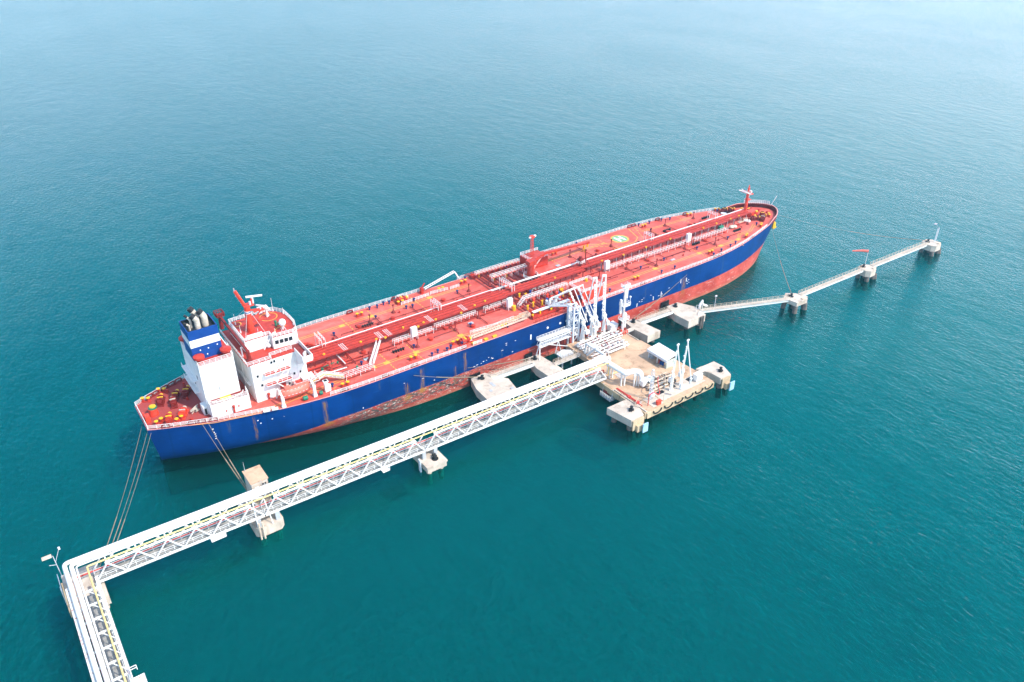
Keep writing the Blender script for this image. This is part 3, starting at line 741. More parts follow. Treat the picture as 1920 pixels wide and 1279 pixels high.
# starboard side of the house: windows, balconies, stairs
for x, z in ((46.3, 21.4), (47.0, 18.4), (50.4, 24.2), (51.2, 24.3), (53.5, 23.9), (55.9, 18.7), (57.6, 18.7), (53.4, 17.7), (54.2, 16.2)):
    part("window", MB().box(x - .24, x + .24, 178.2, 178.36, z - .3, z + .3), M['glass'], acc)
def balcony(x0, x1, z, y0=176.9, y1=178.38):
    o = part("balcony", MB().box(x0, x1, y0, y1, z, z + .16), M['white'], acc)
    part("balcony_floor", MB().box(x0 + .05, x1 - .05, y0 + .05, y1, z + .16, z + .19), M['red'], o)
    part("balcony_railing", MB().rail([(x0 + .05, y1, z + .16), (x0 + .05, y0 + .05, z + .16), (x1 - .05, y0 + .05, z + .16), (x1 - .05, y1, z + .16)], 1.05, (1.05, .55), 1.4, .035, .04), M['white'], o)
balcony(47.8, 54.8, 21.4); balcony(47.8, 54.8, 18.2); balcony(54.9, 61.4, 16.3, 174.9, 178.25)
st = MB()
for z, xa, xb in ((18.4, 50.5, 53.0), (15.0, 53.3, 50.8), (21.6, 50.6, 53.2)):
    for y in (177.1, 177.8): st.beam((xa, y, z), (xb, y, z + 3.1), .1, .2)
    for k in range(8): st.box(min(xa, xb) + abs(xb - xa) * (k if xb > xa else 7 - k) / 8, min(xa, xb) + abs(xb - xa) * ((k if xb > xa else 7 - k) + 1) / 8, 177.1, 177.8, z + .2 + k * .38, z + .25 + k * .38)
part("outside_stair", st, M['white'], acc)
part("house_fittings", MB().box(47.9, 48.3, 178.05, 178.38, 13.6, 15.2).cyl(48.1, 177.9, 15.0, 15.6, .35, .35, 8).box(51.6, 53.2, 178.2, 178.39, 15.4, 17.0), M['red'], acc)
part("wall_pipes", MB().tube([(44.8, 186, 13.6), (44.8, 186, 24.6)], .12, 6).tube([(44.8, 192, 13.6), (44.8, 192, 24.6)], .12, 6).box(44.4, 45, 181, 196, 17.6, 17.75).rail([(44.45, 181, 17.75), (44.45, 196, 17.75)], 1.0, (1.0, .5), 1.6), M['white'], acc)
# provision crane between casing and house
cr = part("provision_crane", MB().cyl(45.6, 180.6, 25.1, 28.4, .62, .5, 12).box(44.9, 46.3, 179.9, 181.3, 25.12, 25.7).beam((45.6, 180.6, 28.2), (45.4, 201.5, 28.9), .55, .75), M['maroon'], ship)
part("crane_head", MB().cyl(45.4, 201.6, 25.1, 28.6, .6, .5, 10).rail([(44.3, 200.6, 29.3), (46.5, 200.6, 29.3), (46.5, 202.8, 29.3), (44.3, 202.8, 29.3), (44.3, 200.6, 29.3)], 1.1, (1.1, .6), .7, .06, .07).box(44.3, 46.5, 200.6, 202.8, 29.1, 29.3), M['maroon'], cr)
part("crane_rest", MB().beam((45.0, 184.0, 25.1), (45.0, 184.0, 27.7), .3).beam((46.2, 184.0, 25.1), (46.2, 184.0, 27.7), .3).beam((44.8, 184.0, 27.7), (46.4, 184.0, 27.7), .3), M['white'], cr)
# boat davits
for x in (49.9, 58.6):
    part("boat_davit", MB().box(x - .35, x + .35, 172.1, 172.9, 13.5, 16.6).beam((x, 172.5, 16.5), (x, 174.3, 17.8), .45, .5).beam((x, 177.6, 13.6), (x, 175.4, 17.6), .4).box(x - .5, x + .5, 172.0, 173.0, 13.5, 14.3), M['white'], ship)
part("davit_winch", MB().cyl(62.8, 172.8, 13.6, 15.4, .55, .55, 10).box(61.6, 62.5, 172.4, 173.3, 13.5, 17.0).box(61.4, 62.7, 172.3, 173.4, 16.6, 17.0), M['white'], ship)
part("winch_drum", MB().tube([(55.2, 172.3, 14.2), (56.4, 172.2, 14.2)], .6, 12).tube([(59.8, 172.2, 14.2), (60.6, 172.1, 14.2)], .55, 12), M['green'], ship)
part("liferaft_canister", MB().tube([(44.6, 172.3 + .6, 14.2), (46.2, 172.2 + .3, 14.2)], .42, 12), M['white'], ship)
part("liferaft_canister", MB().tube([(46.7, 172.4, 14.2), (48.2, 172.0, 14.2)], .42, 12), M['white'], ship)

# --- pipe rack along the centre line
for x0, x1, ys in ((61.5, 130, [186.0, 186.7, 187.4, 188.1, 188.8, 189.5, 190.2, 190.9]), (130, 163, [186.6, 187.3, 188.0, 188.7, 189.5, 190.2]), (163, 250, [188.2, 188.9, 189.7, 190.4])):
    for k, y in enumerate(ys):
        y -= 1.0
        pr = MB().tube([(x0, y, 16.2), (x1, y, 16.2)], .27 if k % 3 else .33, 8)
        if x0 < 100 and k < 6:
            pr.mi = 1
            for lx in (73, 84.5, 87.2, 101.4, 113.5):
                for q in range(3): pr.box(lx + q * .55, lx + q * .55 + .3, y - .12, y + .12, 16.44, 16.53)
        part("cargo_pipe", pr, [M['red'] if k % 2 else M['pipered'], M['white']], ship, whole=True)
part("deck_pipe_white", MB().tube([(63, 191.6, 16.2), (252, 191.3, 16.2)], .3, 10), M['white'], ship)
part("walkway_grating", MB().box(163, 250, 189.75, 190.75, 16.5, 16.57).box(64, 128, 190.3, 191.1, 16.5, 16.57).box(206, 236, 186.2, 187.0, 16.3, 16.36), M['red'], ship)
fr = MB()
for k in range(39):
    x = 64 + k * 4.9
    y0, y1 = (184.6, 192.1) if x < 130 else ((185.2, 192.1) if x < 163 else (186.8, 192.1))
    fr.box(x - .12, x + .12, y0, y1, 15.7, 15.9)
    for y in (y0 + .15, (y0 + y1) / 2, y1 - .15): fr.box(x - .12, x + .12, y - .12, y + .12, 13.5, 15.7)
part("pipe_supports", fr, M['maroon'], ship)
fr = MB()
for k in range(22):
    x = 171 + k * 3.6
    fr.box(x - .06, x + .06, 186.3, 186.42, 13.5, 16.3)
part("walkway_posts", fr, M['grey'], ship)
yb = MB()
for x, y in ((67.5, 187), (79, 187.2), (83.4, 186.0), (93.0, 187.4), (99.5, 186.5), (103.5, 186), (118, 186.6), (122.3, 187.2), (172, 188.2), (181.5, 187.5), (192.5, 187.6), (205, 187.8), (222.6, 187.9), (230, 188.0), (150.5, 187.3), (97, 185.3), (86, 185.3), (112, 185.0), (238, 188), (243, 188.2)):
    yb.cyl(x, y - 1.0, 16.3, 16.8, .28, .28, 10).box(x - .4, x + .4, y - 1.1, y - .9, 16.5, 16.7)
part("yellow_valve_tops", yb, M['yellow'], ship)
# gantries over the rack
def gantry(x, y0, y1, z=17.6):
    part("crossing_floor", MB().box(x - .5, x + .5, y0, y1, z - .12, z), M['deck'], ship)
    g = MB()
    for y in (y0, y1):
        for xx in (x - .5, x + .5): g.beam((xx, y, 13.5), (xx, y, z), .14)
    for xx in (x - .55, x + .55): g.rail([(xx, y0, z), (xx, y1, z)], 1.1, (1.1, .55), 1.2, .05, .055)
    part("pipe_crossing", g, M['white'], ship, whole=True)
for x, a, b in ((69.5, 190.5, 195.5), (107.5, 189.3, 193.8), (133.5, 186.5, 193.6), (198.8, 189.9, 193.8), (233.4, 190.3, 194.2)): gantry(x, a, b)
# bends at the forward end of the accommodation
bd = MB()
for y, z, x in ((196.0, 14.6, 61), (197.4, 14.4, 61), (194.8, 15.8, 61)):
    bd.tube([(x, y, z), (x + 4, y, z), (x + 5.2, y - .5, z + .9), (x + 6.2, y - 1, z + .3), (x + 7, y - 1.0, z - .6), (x + 9, y - 2.4, z - .7)], .38, 10)
bd.tube([(61, 184.2, 14.4), (66, 184.2, 14.4), (67, 183.6, 15.5), (67.2, 182.0, 15.6), (67.2, 180.5, 13.6)], .3, 8)
bd.tube([(62, 180.6, 14.0), (66.5, 180.6, 14.0), (67.4, 180.6, 15.2), (69, 180.6, 15.3)], .22, 8)
part("cargo_pipe_bends", bd, M['red'], ship)

# --- starboard white-railed catwalks on the tank deck
def catwalk(x0, x1, y, w=1.1, z=14.4, name="catwalk"):
    part("catwalk_floor", MB().box(x0, x1, y - w / 2 + .06, y + w / 2 - .06, z - .1, z), M['deck'], ship)
    g = MB()
    g.rail([(x0, y - w / 2, z), (x1, y - w / 2, z)], 1.1, (1.1, .6), 1.5, .04, .045).rail([(x0, y + w / 2, z), (x1, y + w / 2, z)], 1.1, (1.1, .6), 1.5, .04, .045)
    n_ = max(2, int((x1 - x0) / 3))
    for k in range(n_ + 1):
        x = x0 + (x1 - x0) * k / n_
        for s_ in (-1, 1): g.box(x - .06, x + .06, y + s_ * (w / 2 - .1) - .06, y + s_ * (w / 2 - .1) + .06, 13.5, z - .1)
    part(name, g, M['white'], ship, whole=True)
for a, b, y in ((88, 93.5, 183.3), (95.8, 101.2, 183.1), (102.6, 117.6, 184.0), (120.8, 131.2, 184.3), (172.8, 190, 184.3), (190.6, 211.4, 183.9), (214.2, 232.4, 183.6), (140.5, 149.5, 186.2)):
    catwalk(a, b, y)
catwalk(68.6, 77.2, 175.1, 1.6, 14.3)
st = MB()
for s_ in (-.6, .6):
    st.beam((77.8 + s_, 177.4, 13.7), (84.4 + s_, 185.4, 15.4), .14, .25)
    st.rail([(77.8 + s_, 177.4, 13.8), (84.4 + s_, 185.4, 15.5)], 1.0, (1.0, .5), 1.3, .05, .05)
for k in range(26):
    t = k / 26
    st.box(77.3 + 6.6 * t, 78.3 + 6.6 * t, 177.4 + 8 * t - .04, 177.4 + 8 * t + .04, 13.75 + 1.7 * t, 13.8 + 1.7 * t)
part("deck_stair", st, M['white'], ship)
st = MB()
for s_ in (-.55, .55):
    st.rail([(59.5, 175.6 + s_, 15.8), (63.2, 176.7 + s_, 16.2), (68.2, 175.3 + s_, 14.3)], 1.1, (1.1, .7, .35), 1.1, .05, .055)
part("stair_floor", MB().beam((59.5, 175.6, 15.75), (63.2, 176.7, 16.1), 1.0, .12).beam((63.2, 176.7, 16.1), (68.2, 175.3, 14.2), 1.0, .12), M['tan'], ship, whole=True)
part("house_stair", st, M['white'], ship)
part("stair_handrail", MB().tube([(59.5, 174.9, 16.6), (63.2, 176.0, 17.0), (68, 174.6, 15.1)], .09, 6), M['yellow'], ship)

# --- deck fittings, one mesh each, copied
def two_post():
    b = MB()
    for x in (-.75, .75): b.lathe(x, 0, [(.42, .12), (.38, .9), (.5, 1.0), (.5, 1.08)], 12)
    b.box(-1.35, 1.35, -.5, .5, 0, .12)
    c = MB()
    for x in (-.75, .75): c.lathe(x, 0, [(.52, 1.08), (.52, 1.22), (.3, 1.32)], 12)
    return mesh_from("bollard", b, M['red']), mesh_from("bollard_cap", c, M['yellow'])
BM, BC = two_post()
def bollard(x, y, rz=0):
    o = part("bollard", BM, None, ship, (x, y, DZ + .02), rz)
    part("bollard_cap", BC, None, o, (x, y, DZ + .02))
for x, y, a in ((67.2, 172.2, 0), (89, 173.4, 0), (103.3, 173.7, 0), (87.8, 205.4, 0), (102.1, 205.0, 0), (176.1, 173.9, 0), (212.6, 173.7, 0), (234.8, 176.0, 25), (247.6, 179.6, 30), (232.6, 203.5, -12), (209.8, 205.6, 0), (245.8, 200.6, -25), (165.5, 205.8, 0), (126.5, 205.7, 0),
                (21.2, 196.2, -30), (25.8, 198.3, -30), (21.5, 184.2, 25), (26.0, 182.3, 25), (117.5, 205.4, 0), (150.8, 173.4, 0), (120.5, 173.2, 0), (258.5, 184.6, 50)):
    bollard(x, y, R(a))
M['screen'] = paint("pale_green_screen", (0.50, 0.55, 0.46), 0.6, 0.25, 0.8, 0.2, (0.05, 0.22, 0.12))
M['ventblue'] = paint("vent_blue_paint", (0.008, 0.03, 0.14), 0.5, 0.2, 1.0)
vb = mesh_from("air_vent", MB().lathe(0, 0, [(.22, 0), (.20, .75), (.40, .8), (.44, 1.15), (.25, 1.3)], 12), M['ventblue'])
for x, y in ((94.7, 206.8), (92.2, 207.2), (99.1, 207.0), (97.3, 207.5), (94.2, 171.7), (96.5, 172.3), (100.8, 172.1), (99.2, 171.6), (92.2, 178.7), (75.6, 179.3), (76.1, 198.8), (91.1, 200.8), (102.0, 201.0), (104.1, 200.6), (120.9, 200.6), (128.4, 207.6),
             (186.5, 172.3), (192.8, 172.2), (217.0, 172.5), (222.8, 173.3), (226.4, 174.0), (211.9, 171.6), (162.6, 172.2), (182.8, 178.8), (194.3, 179.0), (211.1, 178.9), (227.3, 178.6), (208.8, 207.5), (214.0, 206.9), (219.6, 206.0), (223.3, 204.9), (209.0, 200.9), (244.7, 199.6), (247.1, 181.4), (64.2, 173.8), (163.5, 207.4), (177.5, 207.6), (121.5, 172.6), (112.5, 179.6), (104.5, 172.0), (106.5, 204.0), (157.8, 172.0)):
    part("air_vent", vb, None, ship, (x, y, DZ + .02))
cv = mesh_from("tank_vent", MB().lathe(0, 0, [(.75, 0), (.28, .9), (.14, 1.0), (.14, 2.4), (.3, 2.45), (.3, 2.9)], 10), M['maroon'])
for x, y in ((189.2, 177.5), (178.8, 181.6), (207.8, 181.9), (220.0, 178.2), (217.4, 201.7), (187.4, 199.5), (206.7, 198.5), (245.1, 184.0), (93.3, 178.6), (107.6, 180.5), (117.5, 182.6), (97.5, 201.2), (88.6, 199.8), (133, 199.5), (169, 201), (166.5, 182), (78.5, 180.2), (155.5, 182.6), (124.8, 199.6), (232, 200.5)):
    part("tank_vent", cv, None, ship, (x, y, DZ + .02))
hb = mesh_from("tank_hatch", MB().lathe(0, 0, [(.7, 0), (.7, .55), (.8, .6), (.8, .75), (.5, .85)], 12), M['red'])
for x, y in ((189.6, 182.4), (219.2, 182.4), (72.2, 183.4), (78.8, 184.6), (105.5, 182.6), (113, 179), (98.6, 179.9), (84.5, 199.0), (114.4, 198.8), (180.5, 199.0), (226, 196.4), (231.5, 183.9), (160.5, 181.5), (213.6, 196.4), (74.6, 186.9), (95.3, 197.6)):
    part("tank_hatch", hb, None, ship, (x, y, DZ + .02))
wb = MB().box(-.9, .9, -.55, .55, 1.0, 4.0).box(-.8, .8, -.62, -.55, 1.15, 3.85)
for xx in (-.7, .7):
    for yy in (-.4, .4): wb.box(xx - .08, xx + .08, yy - .08, yy + .08, 0, 1.0)
wbm = mesh_from("white_locker", wb, M['white'])
for x, y in ((94.9, 183.3), (128.6, 181.6), (172.0, 184.5), (212.4, 184.7)): part("white_locker", wbm, None, ship, (x, y, DZ + .02))
part("locker_drum", MB().cyl(129.4, 180.3, 13.5, 15.2, .6, .6, 12), M['yellow'], ship)
ck = MB()
for x, y, z in ((0, 0, 0),): ck.box(-1.1, 1.1, -.3, .3, 0, .22).tube([(-1.0, 0, .2), (-.9, 0, .75), (-.5, 0, 1.0), (.5, 0, 1.0), (.9, 0, .75), (1.0, 0, .2)], .22, 8)
ckm = mesh_from("fairlead", ck, M['maroon'])
for x in (87.3, 103.7, 66, 211, 213.6, 236, 175, 28.2, 30.4, 33.1, 22.4, 78):
    part("fairlead", ckm, None, ship, (x, CY - edge(x) + .35, DZ + .1), math.atan2(edge(x - 1) - edge(x + 1), 2))
for x in (86, 101.8, 160, 162, 205, 207, 219, 232, 26.8, 28.8, 30.8, 22.6, 24.2):
    part("fairlead", ckm, None, ship, (x, CY + edge(x) - .35, DZ + .1), -math.atan2(edge(x - 1) - edge(x + 1), 2))
rl = MB()
for k in range(5): rl.box(-1.6 + k * .8 - .1, -1.6 + k * .8 + .1, -.45, .45, 0, .8)
rl.tube([(-2, 0, .6), (2, 0, .6)], .2, 8)
rlm = mesh_from("hose_rack", rl, M['black'])
for x, y in ((87.0, 198.2), (87.6, 179.7), (214.4, 197.7), (236.0, 197.9), (214.2, 182.4), (236.5, 182.0)): part("hose_rack", rlm, None, ship, (x, y, DZ + .02))

def winch(x, y, rz, mat='maroon', gold=True):
    o = part("mooring_winch", MB().box(-2.2, 2.2, -.9, .9, 0, .25).tube([(-1.9, 0, 1.0), (1.9, 0, 1.0)], .28, 8).tube([(-1.0, 0, 1.0), (.7, 0, 1.0)], .72, 14).box(-1.75, -1.2, -.6, .6, .25, 1.5).box(.95, 1.5, -.5, .5, .25, 1.4), M[mat], ship, (x, y, DZ + .02), rz)
    part("winch_flange", MB().tube([(-1.1, 0, 1.0), (-.98, 0, 1.0)], .98, 16).tube([(.68, 0, 1.0), (.8, 0, 1.0)], .98, 16), M[mat], o, (x, y, DZ + .02))
    part("rope_drum", MB().tube([(1.6, 0, 1.0), (2.1, 0, 1.0)], .5, 12).box(-.25, .2, -.75, .75, 1.6, 1.75), M['yellow' if gold else 'soot'], o, (x, y, DZ + .02))
for x, y, a, mt, g in ((23.9, 183.6, 70, 'red', True), (24.4, 193.4, 70, 'maroon', True), (31, 193.4, 60, 'maroon', True), (28.1, 193.1, 60, 'maroon', True), (26.8, 190.6, 80, 'maroon', False), (27.5, 184.3, 60, 'bright_red', False),
                       (249.8, 196.6, 10, 'maroon', True), (251.1, 185.4, -20, 'maroon', True), (255.2, 192.4, 90, 'maroon', True), (256.3, 186.2, 40, 'maroon', True), (253.4, 183.6, 30, 'maroon', False), (247.2, 198.2, 10, 'maroon', True),
                       (105.9, 171.9 + .6, 0, 'red', True), (103.2, 206.4, 0, 'red', True)):
    winch(x, y, R(a), mt, g)
part("capstan", MB().lathe(21.4, 188.9, [(1.25, 13.5), (1.25, 14.2), (1.0, 14.6), (1.1, 15.4)], 16), M['bright_red'], ship)
part("capstan_ring", MB().lathe(21.5, 189.1, [(1.1, 15.4), (1.1, 15.65), (.9, 15.7)], 16), M['green'], ship)
part("capstan_top", MB().lathe(21.55, 189.3, [(.8, 15.7), (.8, 15.95), (.5, 16.0)], 16), M['yellow'], ship)
part("stern_flag_box", MB().box(18.9, 20.0, 186.0, 187.8, 13.5, 15.3).cyl(18.8, 187.4, 13.5, 16.2, .12, .12, 6), M['bright_red'], ship)
ps = MB()
for x, y, h in ((23.0, 182.0, .9), (24.6, 181.6, .8), (27.4, 183.0, 1.3), (27.0, 197.0, 1.1), (26.6, 191.6, 1.0), (28.6, 180.6, .8), (22.8, 185.6, .6), (31.6, 197.6, 1.2), (30.4, 190.6, .8)): ps.cyl(x, y, 13.5, 13.5 + h, .42, .34, 10)
for x, y in ((86, 176.9), (99, 200), (118, 196), (160, 177), (172, 198), (203, 178), (224, 180)):
    ps.cyl(x, y, 13.5, 14.3, .3, .26, 8)
part("deck_ventilators", ps, M['red'], ship)
hs = MB()
for k in range(10): hs.tube([(30.0 + random.uniform(-.9, .9), 183.2 + random.uniform(-.8, .8), 13.7 + k * .13), (31.2 + random.uniform(-.6, .6), 184.4 + random.uniform(-.8, .8), 13.7 + k * .12)], .13, 6)
part("coiled_hose", hs, M['soot'], ship)

# --- cross pipes on deck
cp = MB()
for x, y0, y1 in ((71.3, 180.5, 186), (74.5, 180.9, 186.2), (91.8, 178.4, 185.8), (107.2, 178.0, 185.8), (117.6, 178, 185.8), (178.9, 178.2, 184.5), (189.3, 176.9, 188.5), (196, 179.2, 188), (207.6, 179.0, 188.4), (219, 176.4, 188.4), (227, 178.6, 188), (240.5, 183, 188.5), (91.0, 193, 200.9), (103.5, 193, 200.8), (121, 193, 200.6), (76.2, 193, 199), (176, 193, 207.2), (187, 193, 199.2), (208.6, 193, 201), (217.4, 193, 202), (169.2, 193, 201)):
    cp.tube([(x, y0, 13.5), (x, y0, 13.95), (x, y1, 13.95)], .14, 6)
for x0, x1, y in ((160, 172, 178.8), (178.9, 186, 178.2), (100, 107, 180.2), (84, 92, 200.4), (196, 206, 180.4), (64, 72, 180.5), (62.5, 71, 178.6)):
    cp.tube([(x0, y, 13.5), (x0, y, 13.9), (x1, y, 13.9), (x1, y, 13.5)], .13, 6)
part("branch_pipes", cp, M['maroon'], ship)
part("white_branch_pipe", MB().tube([(71.6, 187, 14.4), (71.6, 181.4, 14.4)], .18, 8).tube([(63.2, 180.0, 14.2), (71.2, 179.6, 14.2)], .16, 8), M['white'], ship)
part("green_valves", MB().cyl(65.2, 182.6, 13.8, 14.6, .35, .35, 10).cyl(70.2, 183.4, 13.8, 14.5, .3, .3, 10).tube([(66, 183.6, 14.2), (69.4, 184.0, 14.2)], .15, 6).cyl(73.8, 178.4, 13.6, 14.3, .35, .35, 8), M['green'], ship)
part("grey_hatches", MB().box(77.2, 78.8, 180.6, 181.8, 13.5, 13.75).box(112.8, 114.4, 180.6, 181.8, 13.5, 13.75).box(160.2, 161.8, 197.2, 198.4, 13.5, 13.75).box(196.5, 198.5, 177.4, 178.2, 13.5, 13.72), M['grey'], ship)
# long deck lines with flanges beside the rack
for x0, x1, y, r_ in ((63, 129, 193.4, .2), (63, 129, 194.3, .14), (151, 248, 193.2, .2), (153, 230, 194.1, .13), (62, 128, 183.0, .16), (64, 88, 181.6, .12), (163, 246, 185.4, .16), (78, 128, 197.6, .1), (166, 236, 179.9, .1), (166, 186, 196.4, .1)):
    ln = MB().tube([(x0, y, 13.5), (x0, y, 13.95), (x1, y, 13.95), (x1, y, 13.5)], r_, 8)
    for k in range(int((x1 - x0) / 6)): ln.tube([(x0 + 3 + k * 6, y, 13.95), (x0 + 3.18 + k * 6, y, 13.95)], r_ * 1.9, 8); ln.box(x0 + 3.6 + k * 6, x0 + 3.8 + k * 6, y - r_ * 1.4, y + r_ * 1.4, 13.52, 13.95)
    part("deck_line_pipe", ln, M['pipered' if r_ > .13 else 'maroon'], ship, whole=True)
bp = MB()
for k in range(14):
    x = 65 + k * 5.0 if k < 7 else 168 + (k - 7) * 10
    y = 195 + (k % 3)
    bp.box(x - .3, x + .3, y - .3, y + .3, 13.5, 14.1)
part("deck_lugs", bp, M['maroon'], ship)
part("teal_tank", MB().tube([(231.0, 186.4, 14.6), (233.2, 186.4, 14.6)], .75, 12), M['green'], ship)
part("white_bundle", MB().sphere(236.6, 184.9, 14.2, 1.1, 10, 6, .6).sphere(238.1, 184.6, 14.1, 1.0, 10, 6, .6).sphere(188.5, 186.2, 14.0, .9, 10, 6, .5).sphere(190.2, 186.0, 14.0, .8, 10, 6, .5), M['tan'], ship)

# --- manifolds
mf = MB()
for k in range(8):
    x = 131.5 + k * 2.45
    r_ = .28 if k in (0, 7) else .36
    mf.tube([(x, 188, 14.9), (x, 182.4, 14.9), (x, 181.6, 14.4), (x, 175.2, 14.6)], r_, 8)
    mf.tube([(x, 190, 14.9), (x, 196.0, 14.9), (x, 197, 14.4), (x, 206.2, 14.6)], r_, 8)
part("manifold_pipes", mf, M['maroon'], ship)
fl = MB()
for k in range(8):
    x = 131.5 + k * 2.45
    for y0, y1 in ((175.0, 175.3), (206.1, 206.4), (178.6, 178.8)): fl.tube([(x, y0, 14.6), (x, y1, 14.6)], .58, 12)
part("manifold_flanges", fl, M['red'], ship)
for side, y0, y1 in ((1, 171.6, 175.2), (-1, 206.0, 208.2)):
    d = MB().box(130.5, 149.8, y0, y1, 13.95, 14.05)
    for a in ((130.5, 149.8, y0, y0 + .12), (130.5, 149.8, y1 - .12, y1), (130.5, 130.62, y0 + .12, y1 - .12), (149.68, 149.8, y0 + .12, y1 - .12)): d.box(*a, 14.05, 14.75)
    for k in range(10): d.box(130.7 + 2.1 * k, 130.85 + 2.1 * k, y0 + .2, y0 + .4, 13.5, 13.95)
    part("drip_tray", d, M['red'], ship)
part("manifold_grating", MB().box(132, 146.6, 173.2, 174.5, 14.85, 14.95), M['palegrey'], ship)
for y in (180.6, 199.4):
    part("walkway_floor", MB().box(133.5, 150.5, y - .45, y + .45, 15.9, 16.0), M['deck'], ship)
    g = MB()
    for yy in (y - .5, y + .5): g.rail([(131.2, yy, 13.6), (133.5, yy, 16.0), (150.5, yy, 16.0), (151.8, yy, 15.2)] if y < CY else [(133.5, yy, 16.0), (148.5, yy, 16.0), (150.2, yy, 13.6)], 1.1, (1.1, .55), 1.2, .055, .06)
    for k in range(7):
        for yy in (y - .45, y + .45): g.box(134 + k * 2.6, 134.12 + k * 2.6, yy - .06, yy + .06, 13.5, 15.9)
    part("manifold_walkway", g, M['white'], ship, whole=True)
part("walkway_floor", MB().box(130.6, 149.6, 204.65, 205.35, 15.6, 15.7), M['deck'], ship)
g = MB()
for yy in (204.6, 205.4): g.rail([(131, yy, 15.7), (149, yy, 15.7)], 1.1, (1.1, .55), 1.2, .05, .05)
part("manifold_walkway", g, M['white'], ship)
vy, vbm, vw, vr = MB(), MB(), MB(), MB()
for x, y, h in ((132.6, 177.4, 1.6), (135.4, 178.2, 1.5), (137.9, 176.8, 2.0), (147.2, 177.8, 1.9), (149.0, 176.6, 2.4), (134.2, 173.0, 1.0), (138.2, 172.4, 1.0), (141.2, 172.4, 1.0), (144.2, 172.2, 1.0), (146.0, 172.4, 1.0), (131.0, 172.6, 1.0), (134.5, 184.5, 2.2), (136.6, 184.0, 1.8), (133.0, 206, 1.6), (136, 201, 1.5), (142, 206, 1.6), (147, 206.4, 1.4), (140.8, 200.6, 1.6)): vy.cyl(x, y, 13.9, 13.9 + h, .36, .3, 8).box(x - .45, x + .45, y - .12, y + .12, 13.9 + h, 14.1 + h)
for x, y in ((140.2, 177.2), (146.0, 178.4), (139.0, 184.6), (151.6, 174.6), (149.6, 172.6), (144.4, 206.0)): vbm.cyl(x, y, 13.9, 15.9, .45, .4, 10)
for x, y in ((141.0, 176.0), (143.2, 175.8), (138.9, 175.8)): vw.cyl(x, y, 14.0, 16.2, .42, .36, 10).tube([(x, y, 15.6), (x, y - 1.5, 15.8)], .3, 8)
for x, y in ((142.2, 177.4), (144.6, 176.4), (145.2, 178.6), (141.8, 179.2), (136.5, 179.4)): vr.cyl(x, y, 13.9, 15.8, .5, .42, 10).tube([(x - .5, y, 15.9), (x + .5, y, 15.9)], .3, 8)
part("yellow_valves", vy, M['yellow'], ship); part("blue_valves", vbm, M['blue'], ship); part("white_valves", vw, M['white'], ship); part("red_valves", vr, M['bright_red'], ship)
# accommodation ladders on deck edge
for y0, a, b in ((172.0, 108.5, 128.5),):
    g = MB()
    for dy in (0, 1.2):
        g.beam((a, y0 + dy, 14.6), (b, y0 + dy, 14.9), .2, .45)
    for k in range(24): g.box(a + (b - a) * k / 24, a + (b - a) * k / 24 + .35, y0, y0 + 1.2, 14.5 + .3 * k / 24, 14.56 + .3 * k / 24)
    g.rail([(a, y0 + 1.3, 14.7), (b, y0 + 1.3, 15.0)], 1.0, (1.0, .5), 1.4, .05, .05)
    g.rail([(126.5, y0, 15), (129.6, y0, 15), (129.6, y0 + 1.6, 15), (126.5, y0 + 1.6, 15)], 1.2, (1.2, .8, .4), .8, .06, .06)
    part("accommodation_ladder", g, M['tan'], ship)
g = MB()
for dy in (0, 1.0): g.beam((112.6, 207.3 + dy, 14.8), (124.6, 207.6 + dy, 17.6), .13, .22)
for k in range(16): g.box(112.8 + .73 * k, 113.1 + .73 * k, 207.3, 208.3, 14.8 + .172 * k, 14.86 + .172 * k)
g.beam((124.6, 207.6, 17.6), (126.4, 207.6, 14.4), .13, .2).beam((124.6, 208.5, 17.6), (126.4, 208.5, 14.4), .13, .2)
part("accommodation_ladder", g, M['white'], ship)
part("ladder_davit", MB().box(110.9, 111.9, 206.8, 208.0, 13.5, 15.6).beam((111.4, 207.4, 15.6), (112.6, 207.4, 17), .3), M['red'], ship)
g = MB().rail([(101.8, 204.0, DZ), (112.4, 204.6, DZ)], 1.1, (1.1, .7, .35), 1.3, .05, .055).rail([(113.2, 205.0, DZ), (119.6, 204.4, DZ)], 1.1, (1.1, .7, .35), 1.3, .05, .055).rail([(120.4, 204.2, DZ), (124, 204.4, DZ)], 1.1, (1.1, .7, .35), 1.3, .05, .055)
g.rail([(102, 208.2, DZ + .4), (105.6, 207.8, DZ + .4), (105.6, 206.2, DZ + .4)], 1.1, (1.1, .7, .35), 1.0, .05, .055)
part("deck_railing", g, M['white'], ship)
g = MB().rail([(104.4, 172.2, DZ), (108.2, 172.2, DZ), (108.2, 174, DZ)], 1.1, (1.1, .7, .35), 1.0, .05, .055).rail([(110, 176.0, DZ), (118.5, 175.4, DZ), (126, 175.8, DZ)], 1.1, (1.1, .7, .35), 1.3, .05, .055)
part("deck_railing", g, M['white'], ship)
part("yellow_bitts", MB().box(107.2, 108.6, 170.1, 170.9, 13.5, 14.0).box(111.4, 112.6, 170.0, 170.8, 13.5, 14.0).box(114.4, 115.8, 170.0, 170.7, 13.5, 14.0).box(104.6, 106.4, 207.4, 208, 13.5, 14.1), M['yellow'], ship)

